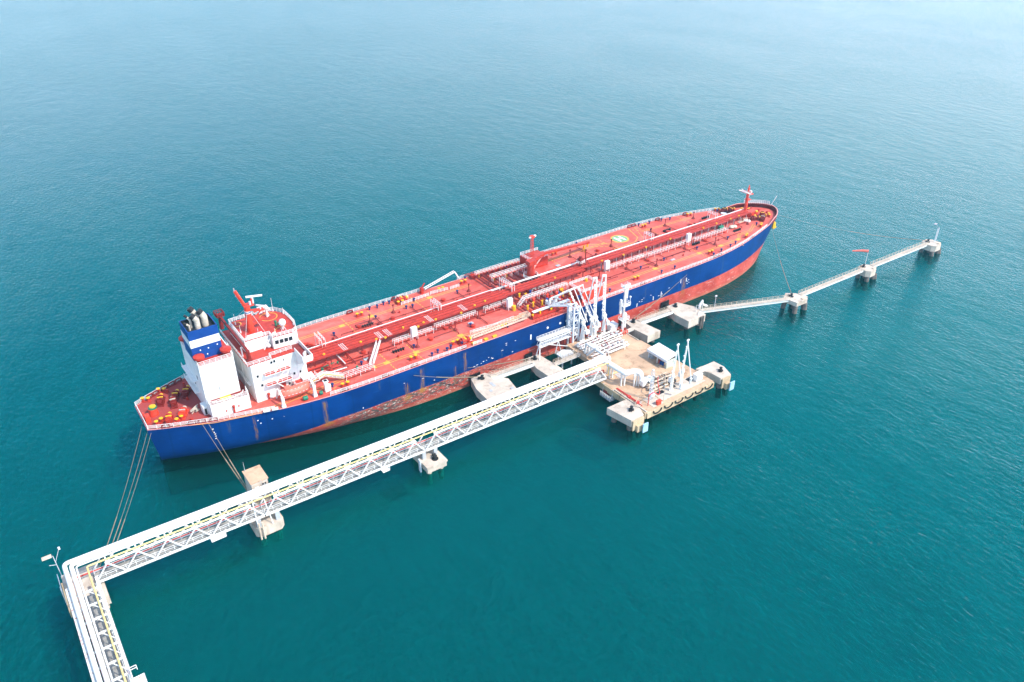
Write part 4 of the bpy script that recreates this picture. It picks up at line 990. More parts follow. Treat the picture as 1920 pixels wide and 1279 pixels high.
# --- midship cranes and houses
crane = part("hose_crane", MB().tube([(146.6, 194.6, DZ), (146.6, 194.6, 19.2)], [1.5, 1.25], 16).box(145.2, 148.2, 193.4, 195.8, 19.2, 20.8), M['red'], ship)
part("crane_platform", MB().lathe(146.6, 194.6, [(2.6, 14.6), (2.6, 14.75)], 16), M['grate'], crane)
rr = [(146.6 + 2.5 * math.cos(2 * math.pi * k / 12), 194.6 + 2.5 * math.sin(2 * math.pi * k / 12), 14.75) for k in range(13)]
part("crane_railing", MB().rail(rr, 1.1, (1.1, .6), 1.3, .055, .06), M['white'], crane)
part("crane_jib", MB().beam((146.8, 195.0, 20.2), (154.5, 197.6, 20.2), 1.3, 1.1).beam((154.5, 197.6, 20.2), (178.5, 201.9, 16.6), .95, .8), M['red'], crane)
part("jib_cylinder", MB().tube([(147.4, 195.0, 16.6), (153.4, 197.2, 19.6)], .22, 8), M['trim'], crane)
part("jib_rest", MB().beam((176, 200.8, DZ), (176, 201.5, 16.4), .3).beam((176, 202.2, DZ), (176, 201.5, 16.4), .3).cyl(177.8, 201.8, 15.0, 16.6, .4, .2, 8), M['yellow'], crane)
hs_ = part("deckhouse", MB().box(150.8, 158.6, 200.6, 206.6, DZ, 17.0), M['red'], ship, smooth=False)
part("deckhouse_door", MB().box(151.9, 152.9, 200.5, 200.62, 13.7, 16.0).box(150.7, 150.82, 201.6, 202.5, 13.7, 16), M['white'], hs_)
part("deckhouse_railing", MB().rail([(158.5, 206.5, 17), (150.9, 206.5, 17), (150.9, 200.7, 17), (158.5, 200.7, 17)], 1.1, (1.1, .7, .35), 1.3, .05, .055), M['white'], hs_)
mm = MB()
for x, y in ((153.4, 203.2), (154.4, 203.2), (153.4, 204.2), (154.4, 204.2)): mm.beam((x, y, 17), (153.9 + (x - 153.9) * .6, 203.7 + (y - 203.7) * .6, 24), .14)
for k in range(7):
    z = 17.6 + k; s_ = .5 - .03 * k
    mm.beam((153.9 - s_, 203.7 - s_, z), (153.9 + s_, 203.7 - s_, z + .8), .07).beam((153.9 + s_, 203.7 - s_, z), (153.9 + s_, 203.7 + s_, z + .8), .07).beam((153.9 - s_, 203.7 - s_, z), (153.9 - s_, 203.7 + s_, z + .8), .07)
mm.box(153.2, 154.6, 203, 204.4, 24, 24.6)
lm = part("lattice_mast", mm, M['bright_red'], ship)
part("mast_lights", MB().box(152.5, 153.2, 203.3, 203.8, 24.1, 24.5).box(154.6, 155.4, 203.4, 204.0, 24.2, 24.7), M['white'], lm)
hs_ = part("deckhouse", MB().box(150.2, 158.6, 171.6, 178.4, DZ, 17.0), M['bright_red'], ship, smooth=False)
part("deckhouse_roof", MB().box(150.1, 158.7, 171.5, 178.5, 17.0, 17.1), M['deck'], hs_, smooth=False)
part("deckhouse_railing", MB().rail([(158.5, 178.4, 17.1), (150.3, 178.4, 17.1), (150.3, 171.6, 17.1), (158.5, 171.6, 17.1), (158.5, 178.4, 17.1)], 1.1, (1.1, .7, .35), 1.3, .05, .055).rail([(149.9, 179.2, 15.2), (158.6, 179.2, 15.2)], 1.1, (1.1, .7, .35), 1.3, .05, .055), M['white'], hs_)
part("deckhouse_door", MB().box(152, 153, 171.5, 171.62, 13.7, 15.9), M['maroon'], hs_)
part("deckhouse_fittings", MB().cyl(156.6, 177.4, 17.1, 18, .5).box(147.6, 148.8, 179.6, 180.8, 15.2, 15.8), M['yellow'], hs_)
mm = MB().cyl(163.4, 188.6, DZ, 19.0, .42, .38, 12).box(162.6, 164.2, 187.8, 189.4, 18.6, 19.3).cyl(163.4, 188.6, 19.2, 20.0, .7, .6, 10)
mm.cyl(165.6, 188.6, DZ, 21.6, .25, .16, 8).sphere(165.6, 188.6, 21.8, .4)
for z in (15, 16.4, 17.8): mm.beam((163.4, 188.6, z), (165.6, 188.6, z + 1.2), .14)
mm.beam((165.6, 188.6, 19), (168, 190.2, DZ), .14).beam((165.6, 188.6, 19), (168, 187, DZ), .14)
vm = part("vent_mast", mm, M['maroon'], ship)
part("vent_mast_railing", MB().rail([(162.4, 187.6, 17.4), (164.6, 187.6, 17.4), (164.6, 189.6, 17.4), (162.4, 189.6, 17.4), (162.4, 187.6, 17.4)], 1.0, (1.0, .5), 1.0, .05, .05), M['white'], vm)
# --- bow mast and forecastle pieces
mm = MB().tube([(250.4, 190.2, DZ), (250.4, 190.2, 23.4)], [.72, .5], 12).tube([(250.4, 190.2, 23.4), (250.6, 190.2, 26.6)], [.3, .18], 8).box(249.6, 251.3, 188.2, 193.2, 23.3, 23.6).box(249.9, 251.8, 189.2, 191.2, 20.6, 20.8)
mm.box(250.2, 250.9, 189.9, 190.5, 24.6, 25.6)
bm = part("foremast", mm, M['bright_red'], ship)
part("mast_platform_railing", MB().rail([(250.4, 193.4, 23.6), (249.4, 191.6, 23.6), (249.4, 189, 23.6)], .6, (.6,), .8, .07, .06).box(249.3, 250.1, 188.2, 194.0, 23.62, 23.72).box(251.0, 251.6, 189.2, 190.0, 23.6, 24.4).cyl(251.2, 190.2, 21.5, 22.6, .18, .18, 6).box(250.6, 251.3, 190.5, 191.1, 24.0, 24.5), M['white'], bm)
part("forecastle_store", MB().box(251.2, 255.8, 188.0, 191.0, DZ, 15.5), M['bright_red'], ship, smooth=False)
part("chain_stopper", MB().cyl(256.4, 189.6, 13.5, 14.9, .55, .5, 10).cyl(259.5, 190.6, 13.5, 14.4, .5, .4, 10).cyl(258.5, 193.6, 13.5, 14.6, .5, .4, 10).cyl(260.6, 187.2, 13.5, 14.4, .4, .4, 10), M['red'], ship)
part("rope_coils", MB().lathe(245.6, 196.8, [(1.2, 13.55), (1.2, 14.0), (.5, 14.1)], 14).lathe(247.4, 186.2, [(1.3, 13.55), (1.3, 13.95), (.5, 14.05)], 14), M['white'], ship)
part("guard_rails", MB().rail([(246.0, 188.0, 13.5), (250.0, 186.8, 13.5)], .9, (.9, .45), .8, .05, .05).box(243.2, 246.4, 186.6, 187.6, 13.52, 13.8), M['tan'], ship)
part("yellow_fittings", MB().box(252.6, 253.6, 194.4, 195, 13.5, 14.4).box(254.6, 255.6, 195.4, 195.9, 13.5, 14.4).cyl(257.6, 185.4, 13.5, 14.5, .3, .3, 8).cyl(258.6, 187.4, 13.5, 14.6, .35, .35, 8).cyl(248.8, 193.6, 13.5, 14.6, .35, .35, 8).cyl(252.6, 186.8, 13.5, 14.9, .35, .35, 8).box(253.6, 254.6, 187.2, 187.9, 15.5, 16.0), M['yellow'], ship)

# ------------------------------------------------------------------ lifeboat on its davits
lb = thing("lifeboat", "orange enclosed lifeboat hanging in white davits beside the tanker's accommodation block", "lifeboat", (54.2, 174.6, 15.0))
h_ = MB(); rings = []
for k in range(17):
    t = k / 16; x = 50.2 + 8.0 * t
    w = 1.45 * max(.02, (1 - abs(2 * t - 1) ** 3.2)) ** .6
    rings.append((x, w))
def boat(zf0, zf1, prof):
    m_ = MB(); vs_ = []; n_ = len(prof)
    for x, w in rings:
        for a, z in prof: vs_.append((x, 174.6 + a * w, z + .25 * abs((x - 54.2) / 4) ** 2))
    fs_ = []
    for i in range(len(rings) - 1):
        for j in range(n_ - 1): fs_.append([i * n_ + j, (i + 1) * n_ + j, (i + 1) * n_ + j + 1, i * n_ + j + 1])
    return m_.add(vs_, fs_)
part("boat_hull", boat(0, 0, [(-1, 15.9), (-.85, 15.1), (-.45, 14.6), (0, 14.5), (.45, 14.6), (.85, 15.1), (1, 15.9)][::-1]), M['orange'], lb)
part("canopy", boat(0, 0, [(-1, 15.9), (-.92, 16.5), (-.6, 17.1), (0, 17.3), (.6, 17.1), (.92, 16.5), (1, 15.9)]), M['orange'], lb)
gr = MB()
for k in range(1, 15):
    if k % 2: gr.beam((rings[k][0], 174.6 - rings[k][1] * 1.02, 15.9), (rings[k + 1][0], 174.6 - rings[k + 1][1] * 1.02, 15.9), .08); gr.beam((rings[k][0], 174.6 - rings[k][1] * .62, 17.15), (rings[k + 1][0], 174.6 - rings[k + 1][1] * .62, 17.15), .07)
part("grab_line", gr, M['white'], lb)
part("boat_falls", MB().beam((50.9, 174.6, 17.2), (49.9, 174.3, 17.9), .08).beam((57.5, 174.6, 17.2), (58.6, 174.3, 17.9), .08), M['grey'], lb)
part("conning_hatch", MB().box(51.5, 52.9, 174.0, 175.2, 17.1, 17.9), M['orange'], lb)

# ================================================================== THE JETTY
SITE[:] = [1.029, -3.93]
def unsite(p): return Vector(((p[0]) / SITE[0], p[1] / SITE[0], (p[2] - SITE[1]) / SITE[0]))
def pile(parent, x, y, top, r=.55, lean=(0, 0), mat='pile'):
    part("pile", MB().tube([(x, y, top), (x + lean[0], y + lean[1], .4)], r, 12), M[mat], parent)
def hook(parent, x, y, z, rz=0, s=1.0):
    c, d = math.cos(rz), math.sin(rz)
    m_ = MB().lathe(x, y, [(.75 * s, z), (.75 * s, z + .2), (.32 * s, z + .25), (.28 * s, z + .9), (.5 * s, z + .95), (.42 * s, z + 1.15)], 12)
    m_.beam((x, y, z + .45), (x + c * 1.3 * s, y + d * 1.3 * s, z + .4), .35 * s, .45 * s).beam((x, y, z + .4), (x + c * 1.1 * s - d * .6 * s, y + d * 1.1 * s + c * .6 * s, z + .4), .3 * s, .4 * s)
    part("mooring_hook", m_, M['black'], parent)

# --- loading platform
PT = 8.0
plat = thing("loading_platform", "wide sandy concrete loading platform of the jetty carrying the loading arms and shed", "jetty platform", (144, 138, 0))
part("platform_slab", MB().prism([(131, 121), (157.3, 121), (157.3, 128), (156.2, 150), (155.6, 150.02), (155.6, 161.2), (135.5, 161.2), (135.5, 150), (131, 150)], PT - 1.5, PT), M['slab'], plat, smooth=False)
part("edge_beam", MB().box(131.0, 157.2, 120.55, 120.99, 6.15, 7.9).box(130.6, 130.99, 121, 149, 6.0, 7.9), M['rustcon'], plat)
for x in (134.6, 138.8, 142.9, 146.9, 150.9, 154.8):
    m_ = MB()
    m_.tube([(x + 1.5 * math.cos(a), 120.42, 7.9 - 1.1 * math.sin(a)) for a in [math.pi * k / 10 for k in range(11)]], .2, 8)
    part("tyre_fender", m_, M['rubber'], plat)
for x in (133.5, 138.5, 143.8, 149, 154.6):
    for y in (124.6, 131, 140, 148): pile(plat, x, y, 6.5, .6, (0, 0), 'pile')
for x in (138, 146, 153):
    for y in (152, 159): pile(plat, x, y, 6.5, .5)
part("platform_kerb", MB().box(131.0, 131.3, 121.2, 134, PT, PT + .3).box(155.3, 155.58, 150, 156, PT, PT + .25), M['concrete'], plat)
part("red_fire_main", MB().tube([(131.7, 134, PT + .45), (131.8, 123.6, PT + .45)], .13, 8).tube([(132.1, 134, PT + .35), (132.2, 125.6, PT + .35)], .12, 8).box(131.4, 132.3, 128.5, 129.3, PT, PT + .7).box(131.4, 132.3, 125.2, 126.0, PT, PT + .8), M['redpipe'], plat)
m_ = MB()
for k in range(4): m_.box(136.2 + k * .05, 140.4, 137.2 + k * .75, 137.55 + k * .75, PT + .01, PT + .16)
part("floor_grating", m_, M['grey'], plat)
part("equipment_pads", MB().box(138.5, 155.5, 122.4, 126.6, PT, PT + .12).box(134.2, 138.0, 121.6, 126.0, PT, PT + .1).box(138.5, 152, 128.6, 129.0, PT, PT + .3), M['concrete'], plat)
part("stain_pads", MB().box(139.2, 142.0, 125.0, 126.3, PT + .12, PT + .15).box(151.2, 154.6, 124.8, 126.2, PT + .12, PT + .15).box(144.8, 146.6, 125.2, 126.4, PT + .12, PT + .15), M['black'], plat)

# --- dolphins
def dolphin(name, label, cat, pts, top, thick, piles, group, hooks=(), mat='concrete'):
    cx = sum(p[0] for p in pts) / len(pts); cy = sum(p[1] for p in pts) / len(pts)
    t = thing(name, label, cat, (cx, cy, 0), group)
    cap_ = part("concrete_cap", MB().prism(pts, top - thick, top), M[mat], t, smooth=False)
    for x, y in piles:
        pile(t, x, y, top - thick, .8, ((x - cx) * .25, (y - cy) * .25))
    for x, y, a in hooks: hook(t, x, y, top, R(a))
    return t, cap_
GB = "concrete breasting dolphins along the berth"
def mirror(P): return [(287.2 - x, y) for x, y in P][::-1]
H1 = [(101.3, 162.4), (106.3, 162.8), (110.2, 156.2), (109.2, 150.9), (99.3, 150.8), (99.7, 157)]
d1, _ = dolphin("breasting_dolphin", "six-sided concrete dolphin by the tanker behind the pipe trestle, leftmost of the berth row", "concrete dolphin", H1, 8, 2.6, [(101.5, 153), (107, 153), (102.5, 160), (106.5, 159)], GB, [(104, 160.6, 150)])
part("deck_plates", MB().box(104.3, 105.2, 155.3, 157.6, 8, 8.06).box(102.2, 103, 153.6, 154.6, 8, 8.06).box(107.6, 108.6, 151.2, 151.8, 8, 8.3), M['grey'], d1)
H2 = [(121.4, 162), (125.2, 162), (126.2, 150.9), (120.3, 150.5), (120.1, 156)]
d2, _ = dolphin("breasting_dolphin", "narrow concrete dolphin under the white folded gangway, between trestle and hull", "concrete dolphin", H2, 8, 2.6, [(122, 152.5), (124.6, 152.5), (122.4, 160), (124.2, 160)], GB, [(122.6, 160.2, 170)])
H3 = [(159.8, 161.3), (163.9, 161.4), (165.4, 150.6), (159.8, 150.5), (159.2, 156)]
d3, _ = dolphin("breasting_dolphin", "narrow concrete dolphin right behind the lattice signal mast, beside the hull", "concrete dolphin", H3, 8, 2.6, [(161, 152.5), (163.6, 152.5), (161, 160), (163, 160)], GB, [(162, 159.6, 20)])
H4 = [(178.6, 161), (183.5, 161), (186.2, 155.2), (185.0, 149.6), (177.0, 149.4), (176.8, 155.4), (177.8, 158.6)]
d4, _ = dolphin("breasting_dolphin", "broad concrete dolphin where the long white walkway to the bow dolphins starts", "concrete dolphin", H4, 8, 2.6, [(179, 152), (183.4, 151.6), (179.5, 159.5), (183, 158.6)], GB, [(180.8, 159.2, 30)])
part("fender_pipe", MB().cyl(182.4, 149.0, 2.4, 8.2, .35).cyl(183.3, 149.0, 2.4, 8.2, .35), M['pile'], d4)
part("bow_bracket", MB().tube([(186.0, 153.4, 8), (186.4, 153.6, 9.6), (187.4, 153.6, 10.6), (187.6, 153.6, 9.2), (189.4, 153.2, 8.2)], .4, 8), M['white'], d4)
part("frame_posts", MB().rail([(183.6, 152.6, 8), (184.6, 151.0, 8)], 2.6, (2.6,), 2.4, .05, .06).rail([(182.6, 150.6, 8), (184.4, 151.2, 8)], .9, (.9, .45), 1.0, .05, .05), M['white'], d4)
for d, x0, x1 in ((d1, 101.6, 106), (d2, 121.6, 125), (d3, 160, 163.6), (d4, 178.8, 183.2)):
    f = part("fender_unit", MB().tube([((x0 + x1) / 2, 162.2, 6.2), ((x0 + x1) / 2, 164.0, 6.2)], [1.1, .8], 14), M['rubber'], d)
    part("fender_panel", MB().box(x0 + .4, x1 - .4, 164.0, 164.3, 4.2, 7.8), M['black'], f)
GN = "dolphins on the open water side of the platform"
H5 = [(123.8, 128.9), (131.2, 128.8), (131.9, 125.6), (129.8, 120.9), (125.2, 120.7), (124.3, 126)]
d5, _ = dolphin("breasting_dolphin", "concrete dolphin with orange rust streaks left of the platform's near corner", "concrete dolphin", H5, 8, 2.2, [(125.5, 127.2), (130.4, 127.6), (126.4, 122.4), (129, 122.2)], GN, [(128.6, 124.4, 200)])
H6 = [(157.9, 128.4), (165.4, 128.2), (165.7, 124.6), (164.1, 120.5), (160.1, 120.8), (159.9, 124.5)]
d6, _ = dolphin("breasting_dolphin", "concrete dolphin at the right end of the platform with pale blue fender panel", "concrete dolphin", H6, 8, 2.2, [(159.5, 126.8), (164.6, 126.6), (161.4, 122.2), (163.6, 122)], GN, [(163.2, 123.6, 200)])
for d, x0, x1 in ((d5, 125.4, 129.6), (d6, 160.3, 163.9)):
    part("rusty_face", MB().box(x0 + .1, x1 - .1, 120.2, 120.55, 4.6, 7.7).box(x0 + 1.1, x1 - .9, 119.4, 120.2, 4.2, 6.2), M['rustcon'], d)
    part("fender_panel", MB().box(x1 - 2.0, x1 - .2, 118.4, 118.7, 4.2, 7.0).beam((x1 - 1, 118.7, 5.4), (x1 - 1, 120.2, 4.6), .3), M['panelblue'], d)
GM = "mooring dolphins beyond the bow"
for lab, x0, x1, y0, y1, hk in (("mooring dolphin with pointed corners where the bow walkway bends", 215.7, 222.2, 136.9, 143.2, 130), ("middle mooring dolphin on dark piles carrying the windsock pole", 257, 262.6, 136.8, 142.2, 140), ("farthest mooring dolphin at the walkway's end with a light post", 297.4, 303.3, 135.2, 141.3, 150)):
    xm, ym = (x0 + x1) / 2, (y0 + y1) / 2
    if x0 < 220:
        P = [(x0 - .2, y1 - 1), (x0 + 3.2, y1 + .9), (x1 - .6, y1 - 1.2), (x1 + .8, y0 + 1.3), (x1 - .8, y0), (x0 + .4, y0 + .2)]
    else:
        P = [(x0, y1 - 1.6), (x0 + 1.6, y1), (x1 - 1.4, y1), (x1, y1 - 1.6), (x1, y0 + 1.4), (x1 - 1.4, y0), (x0 + 1.2, y0), (x0, y0 + 1.4)]
    d, _ = dolphin("mooring_dolphin", lab, "concrete dolphin", P, 8, 1.5 if x0 < 220 else 2.4, [(x0 + 1.1, y0 + 1), (x1 - 1.1, y0 + 1), (x0 + 1.1, y1 - 1), (x1 - 1.1, y1 - 1), (xm + 2.4, y0 + .7), (xm, ym)], GM, [(xm - .6, ym + 1.2, hk)], 'concrete')
    part("kerb", MB().box(xm + .6, xm + 2.2, y0 + .5, y0 + 1.4, 8, 8.35), M['tan'], d)
# --- walkways
def walkway(label, p, q, w=1.2, z=8.1, rails=2, group=None, girder=.7, pipe=None, name="access_walkway", mat='concrete'):
    p = Vector((*p, z)); q = Vector((*q, z)); d = (q - p).normalized(); a = Vector((-d.y, d.x, 0))
    t = thing(name, label, "walkway", tuple((p + q) / 2), group)
    part("walkway_deck", MB().beam(p, q, w, .2), M[mat], t, smooth=False)
    if girder: part("girder", MB().beam(p - Vector((0, 0, .1 + girder / 2)), q - Vector((0, 0, .1 + girder / 2)), w * .7, girder), M['white'], t, smooth=False)
    rm = MB()
    for s_ in ((1, -1) if rails == 2 else ((1,) if rails == 1 else ())):
        o_ = a * s_ * (w / 2 - .06) + Vector((0, 0, .1)); rm.rail([p + o_, q + o_], 1.05, (1.05, .55), 1.9, .03, .04)
    if rails: part("handrail", rm, M['tan'], t)
    if pipe is not None: part("walkway_pipe", MB().tube([p + a * pipe - Vector((0, 0, .4)), q + a * pipe - Vector((0, 0, .4))], .45, 12), M['white'], t)
    return t
GW = "walkways linking the jetty's dolphins"
walkway("walkway with white pipe joining the two dolphins behind the trestle", (106.4, 160.2), (120.9, 159.6), 1.2, 8.1, 2, GW, .5, -1.5)
walkway("short concrete walkway from the folded gangway's dolphin to the platform", (125.6, 154.6), (135.5, 154.6), 1.2, 8.1, 2, GW, .5)
walkway("short concrete walkway from the platform's far corner to the dolphin behind the mast", (155.6, 156.4), (159.3, 156.6), 1.3, 8.1, 0, GW, .4)
walkway("walkway with white pipe between the two dolphins right of the signal mast", (163.9, 159.2), (177.4, 158.6), 1.2, 8.1, 2, GW, .5, -1.5)
walkway("walkway slanting from the hull-side dolphins out to the bend", (185.6, 152.4), (216.2, 140.6), 1.5, 8.1, 2, GW, .8)
walkway("long walkway between the bend and the windsock dolphin", (221.8, 140.4), (257.2, 139.7), 1.5, 8.1, 2, GW, .8)
walkway("outermost walkway leading to the last dolphin", (262.5, 139.6), (297.5, 138.8), 1.5, 8.1, 2, GW, .8)
walkway("tiny bridge from platform to the rust-streaked near dolphin", (130.6, 124.4), (133.2, 125.8), 1.2, 8.14, 1, GW, 0)
walkway("tiny bridge from platform to the dolphin with pale blue panel", (156.6, 126.6), (158.9, 126.6), 1.2, 8.14, 1, GW, 0)
lamp = MB().cyl(190.6, 150.9, 8.2, 12.4, .07, .06, 8).box(190.2, 191.0, 150.7, 151.1, 12.4, 12.7)
solo("lamp_post", lamp, M['palegrey'], "thin lamp post on the walkway just past the broad dolphin", "lamp")
lp = thing("light_post", "grey ladder post with a small lamp on the farthest dolphin", "light post", (301.6, 137.8, 8))
m_ = MB()
for x in (301.2, 302.2): m_.beam((x, 137.8, 8), (x, 137.8, 14), .16)
for k in range(9): m_.beam((301.2, 137.8, 8.4 + k * .6), (302.2, 137.8, 8.4 + k * .6), .08)
part("ladder_frame", m_, M['palegrey'], lp)
part("lamp_head", MB().beam((301.7, 137.8, 14), (300.6, 138.8, 15.6), .1).box(299.8, 301.0, 138.4, 139.2, 15.5, 15.8), M['grey'], lp)
wsk = thing("windsock", "orange windsock streaming left from a thin pole on the middle bow dolphin", "windsock", (259.6, 140.6, 8))
part("pole", MB().cyl(259.6, 140.6, 8, 14.4, .09, .07, 8), M['white'], wsk)
part("sock", MB().tube([(259.6, 140.6, 14.3), (258.2, 142.2, 14.3), (255.9, 144.6, 13.9)], [.5, .42, .24], 10), M['orange'], wsk)

# --- trestle geometry: near face runs along x with a slight yaw
def TY(s, off=0.0): return 142.39 - 0.0261 * s + off
def T(s, off, z): return (s, TY(s, off), z)
PNL = 5.882
def truss_span(label, k0, k1, group):
    """Warren truss box from bottom node k0 to bottom node k1"""
    s0, s1 = -2.9 + PNL * k0 + .15, -2.9 + PNL * k1 - .15
    t = thing("truss_bridge", label, "bridge", T((s0 + s1) / 2, 1.8, 9), group)
    zb, zt, wd = 9.0, 13.2, 3.7
    for nm, off in (("side_truss", 0), ("side_truss", wd)):
        m_ = MB().beam(T(s0, off, zb), T(s1, off, zb), .38, .42)
        ts0, ts1 = s0 + PNL / 2 - .5, s1 - PNL / 2 + .5
        m_.beam(T(ts0, off, zt), T(ts1, off, zt), .34, .34)
        for k in range(k0, k1):
            a, c, b = -2.9 + PNL * k, -2.9 + PNL * (k + .5), -2.9 + PNL * (k + 1)
            m_.beam(T(max(a, s0), off, zb + .2), T(c, off, zt - .18), .25, .25).beam(T(c, off, zt - .18), T(min(b, s1), off, zb + .2), .25, .25)
        part(nm, m_, M['white'], t)
    m_ = MB()
    for k in range(k0, k1):
        c = -2.9 + PNL * (k + .5)
        m_.beam(T(c, .2, zt), T(c, wd - .2, zt), .3, .3)
        if k < k1 - 1:
            m_.beam(T(c + .2, .2, zt), T(c + PNL / 2, wd - .2, zt), .2, .18).beam(T(c + PNL / 2, wd - .2, zt), T(c + PNL - .2, .2, zt), .2, .18)
        m_.beam(T(c, .2, zb), T(c, wd - .2, zb), .25, .3); m_.beam(T(c - PNL / 2 + .2, .2, zb), T(c - PNL / 2 + .2, wd - .2, zb), .25, .3)
    part("cross_bracing", m_, M['white'], t)
    part("walkway_deck", MB().beam(T(s0, 1.55, zb + .22), T(s1, 1.55, zb + .22), 2.3, .08), M['grate'], t)
    part("walkway_handrail", MB().rail([T(s0, .45, zb + .26), T(s1, .45, zb + .26)], 1.1, (1.1, .6), 1.95, .04, .045).rail([T(s0, 2.55, zb + .26), T(s1, 2.55, zb + .26)], 1.1, (1.1, .6), 1.95, .03, .04), M['white'], t)
    part("service_pipes", MB().tube([T(s0, 2.9, zb + .5), T(s1, 2.9, zb + .5)], .16, 8).tube([T(s0, 3.25, zb + .5), T(s1, 3.25, zb + .5)], .16, 8), M['palegrey'], t)
    return t
GT = "white truss spans of the pipe trestle"
truss_span("white truss span between the corner pier and the pier with the cabin", 0, 6, GT)
truss_span("white truss span in the middle, between the cabin pier and the small square pier", 6, 13, GT)
truss_span("white truss span running from the small square pier up to the platform", 13, 23, GT)
def platform_on(label, s, w):
    m_ = MB().box(-w, w, -1.2, .0, 0, .14).rail([(-w, -1.15, .14), (w, -1.15, .14)], 1.0, (1.0, .5), 1.0, .04, .045)
    return m_
for s_, w_, lab in ((21.6, 1.6, "small white landing bolted outside the left truss span"), (62.0, .9, "small white bracket hanging outside the middle truss span")):
    solo("landing", platform_on(lab, s_, w_), M['white'], lab, "landing", at=T(s_, -.25, 8.7))
# leg 2 coming towards the camera
def L2(y, x, z): return (x, y, z)
leg = thing("truss_bridge", "rust-spotted white pipe bridge leading from the corner towards the viewer", "bridge", (-5.2, 115, 9), GT)
ya, yb_ = 139.6, 78.0
for nm, x, mt in (("side_truss", -2.55, 'white_worn'), ("side_truss", -7.95, 'white_worn')):
    m_ = MB().beam((x, ya, 13.0), (x, yb_, 13.0), .55, .45).beam((x, ya, 9.0), (x, yb_, 9.0), .5, .5)
    k = 0; y = ya
    while y - PNL > yb_:
        m_.beam((x, y, 9.2), (x, y - PNL / 2, 12.8), .28).beam((x, y - PNL / 2, 12.8), (x, y - PNL, 9.2), .28); y -= PNL
    part(nm, m_, M[mt], leg)
m_ = MB(); y = ya - PNL / 2
while y > yb_ + 3:
    m_.beam((-7.8, y, 13), (-2.7, y, 13), .32, .3).beam((-4.7, y, 13), (-2.7, y - PNL * .5, 13), .18, .16).beam((-7.8, y, 9), (-2.7, y, 9), .3, .3); y -= PNL * .68
part("cross_bracing", m_, M['white'], leg)
part("walkway_deck", MB().box(-6.2, -3.0, yb_, ya, 9.2, 9.28), M['grate'], leg)
part("walkway_handrail", MB().rail([(-3.05, ya, 9.28), (-3.05, yb_, 9.28)], 1.1, (1.1, .6), 1.95, .04, .045).rail([(-2.3, 110.6, 13.2), (-2.3, 112.4, 13.2), (-1.2, 112.4, 13.2)], 1.2, (1.2, .6), .9, .05, .06), M['white'], leg)
part("side_landing", MB().box(-2.25, -.4, 108, 111.4, 12.6, 12.75), M['white_worn'], leg)

# --- pipelines: one object each, along the leg, round the corner, along the trestle to the platform
def bend(P, r=1.3, n=6):
    out = [Vector(P[0])]
    for i in range(1, len(P) - 1):
        p = Vector(P[i]); a = (Vector(P[i - 1]) - p).normalized(); b = (Vector(P[i + 1]) - p).normalized()
        A, B = p + a * r, p + b * r
        for k in range(n + 1):
            t = k / n; out.append(A * (1 - t) ** 2 + p * 2 * t * (1 - t) + B * t * t)
    out.append(Vector(P[-1])); return out
GP = "pipelines on the trestle"
def pipeline(label, off, xleg, r, z, tail, mat='white_pipe', cat="pipe", rb=1.4, extra_end=None):
    P = [(xleg, 78, z), (xleg, TY(xleg, off), z), T(132.2, off, z)] + tail
    m_ = MB().tube(bend(P, rb), r, 12)
    return solo("pipeline", m_, M[mat], label, cat, GP)
pipeline("outermost thick white pipeline on the trestle, nearest the tanker", 3.4, -7.15, .45, 13.95, [(134.6, TY(134, 3.4), 13.95), (134.6, 146.9, 13.95), (134.6, 146.9, 9), (139, 146.9, 9)][:2] + [(135.9, 147.6, 13.4), (135.9, 151.5, 9.0)], rb=1.0)
pipeline("second thick white pipeline from the outer edge, ending in a tall elbow", 2.38, -6.05, .42, 13.9, [(134.2, TY(134, 2.38), 13.9), (135.2, TY(134, 2.38), 13.9), (135.2, TY(134, 2.38), 9.0)], rb=.8)
pipeline("thinner white pipeline between the thick pair and the yellow pipe", 1.72, -5.3, .17, 13.62, [(134.0, TY(134, 1.72), 13.62), (134.0, TY(134, 1.72), 9)], rb=.6)
pipeline("yellow gas pipe running along the whole trestle top", .5, -3.5, .17, 13.62, [(133.4, TY(133, .55), 13.62), (133.4, TY(133, .55), 9.2), (137, 139.4, 9.2)], 'yellow_pipe', rb=.5)
pipeline("slim red fire water pipe inside the trestle beside the walkway", 2.72, -6.6, .15, 9.95, [(133.6, TY(133, 2.7), 9.95), (133.6, TY(133, 2.7), 8.3)], 'redpipe', rb=.5)
solo("pipeline", MB().tube(bend([(133.6, 142.4, 12.6), (134.2, 133.4, 12.6), (136.6, 133.1, 12.6), (138.2, 131.8, 12.6), (138.6, 130.2, 8.6)], .9), .62, 12).tube(bend([(134.9, 141.6, 12.3), (135.3, 134.6, 12.3), (137.4, 134.2, 12.3), (139.4, 132.6, 12.3), (139.6, 131.0, 8.6)], .9), .45, 10), M['white_pipe'], "fat white elbow pipe crossing the platform on double legs", "pipe", GP)
rk = thing("pipe_rack", "white double-legged stands under the fat elbow pipe", "pipe stand", (135.5, 133, 8))
m_ = MB()
for x, y in ((134.0, 134.6), (134.9, 134.2), (136.9, 132.4), (137.7, 132.1), (133.9, 139.4), (134.8, 139.2)): m_.box(x - .16, x + .16, y - .16, y + .16, PT, 12.1)
part("legs", m_, M['white'], rk)
part("cross_beams", MB().box(133.6, 135.3, 134.3, 134.6, 11.6, 12.0).box(136.5, 138, 132.1, 132.4, 11.6, 12.0), M['white'], rk)
m_ = MB()
for k in range(6): m_.cyl(138.0 + k * .55, 131.6 - k * .25, PT, 11.0, .12, .12, 8)
m_.box(137.6, 141.6, 129.6, 131.2, 9.2, 10.6)
part("valve_manifold", m_, M['white'], rk)

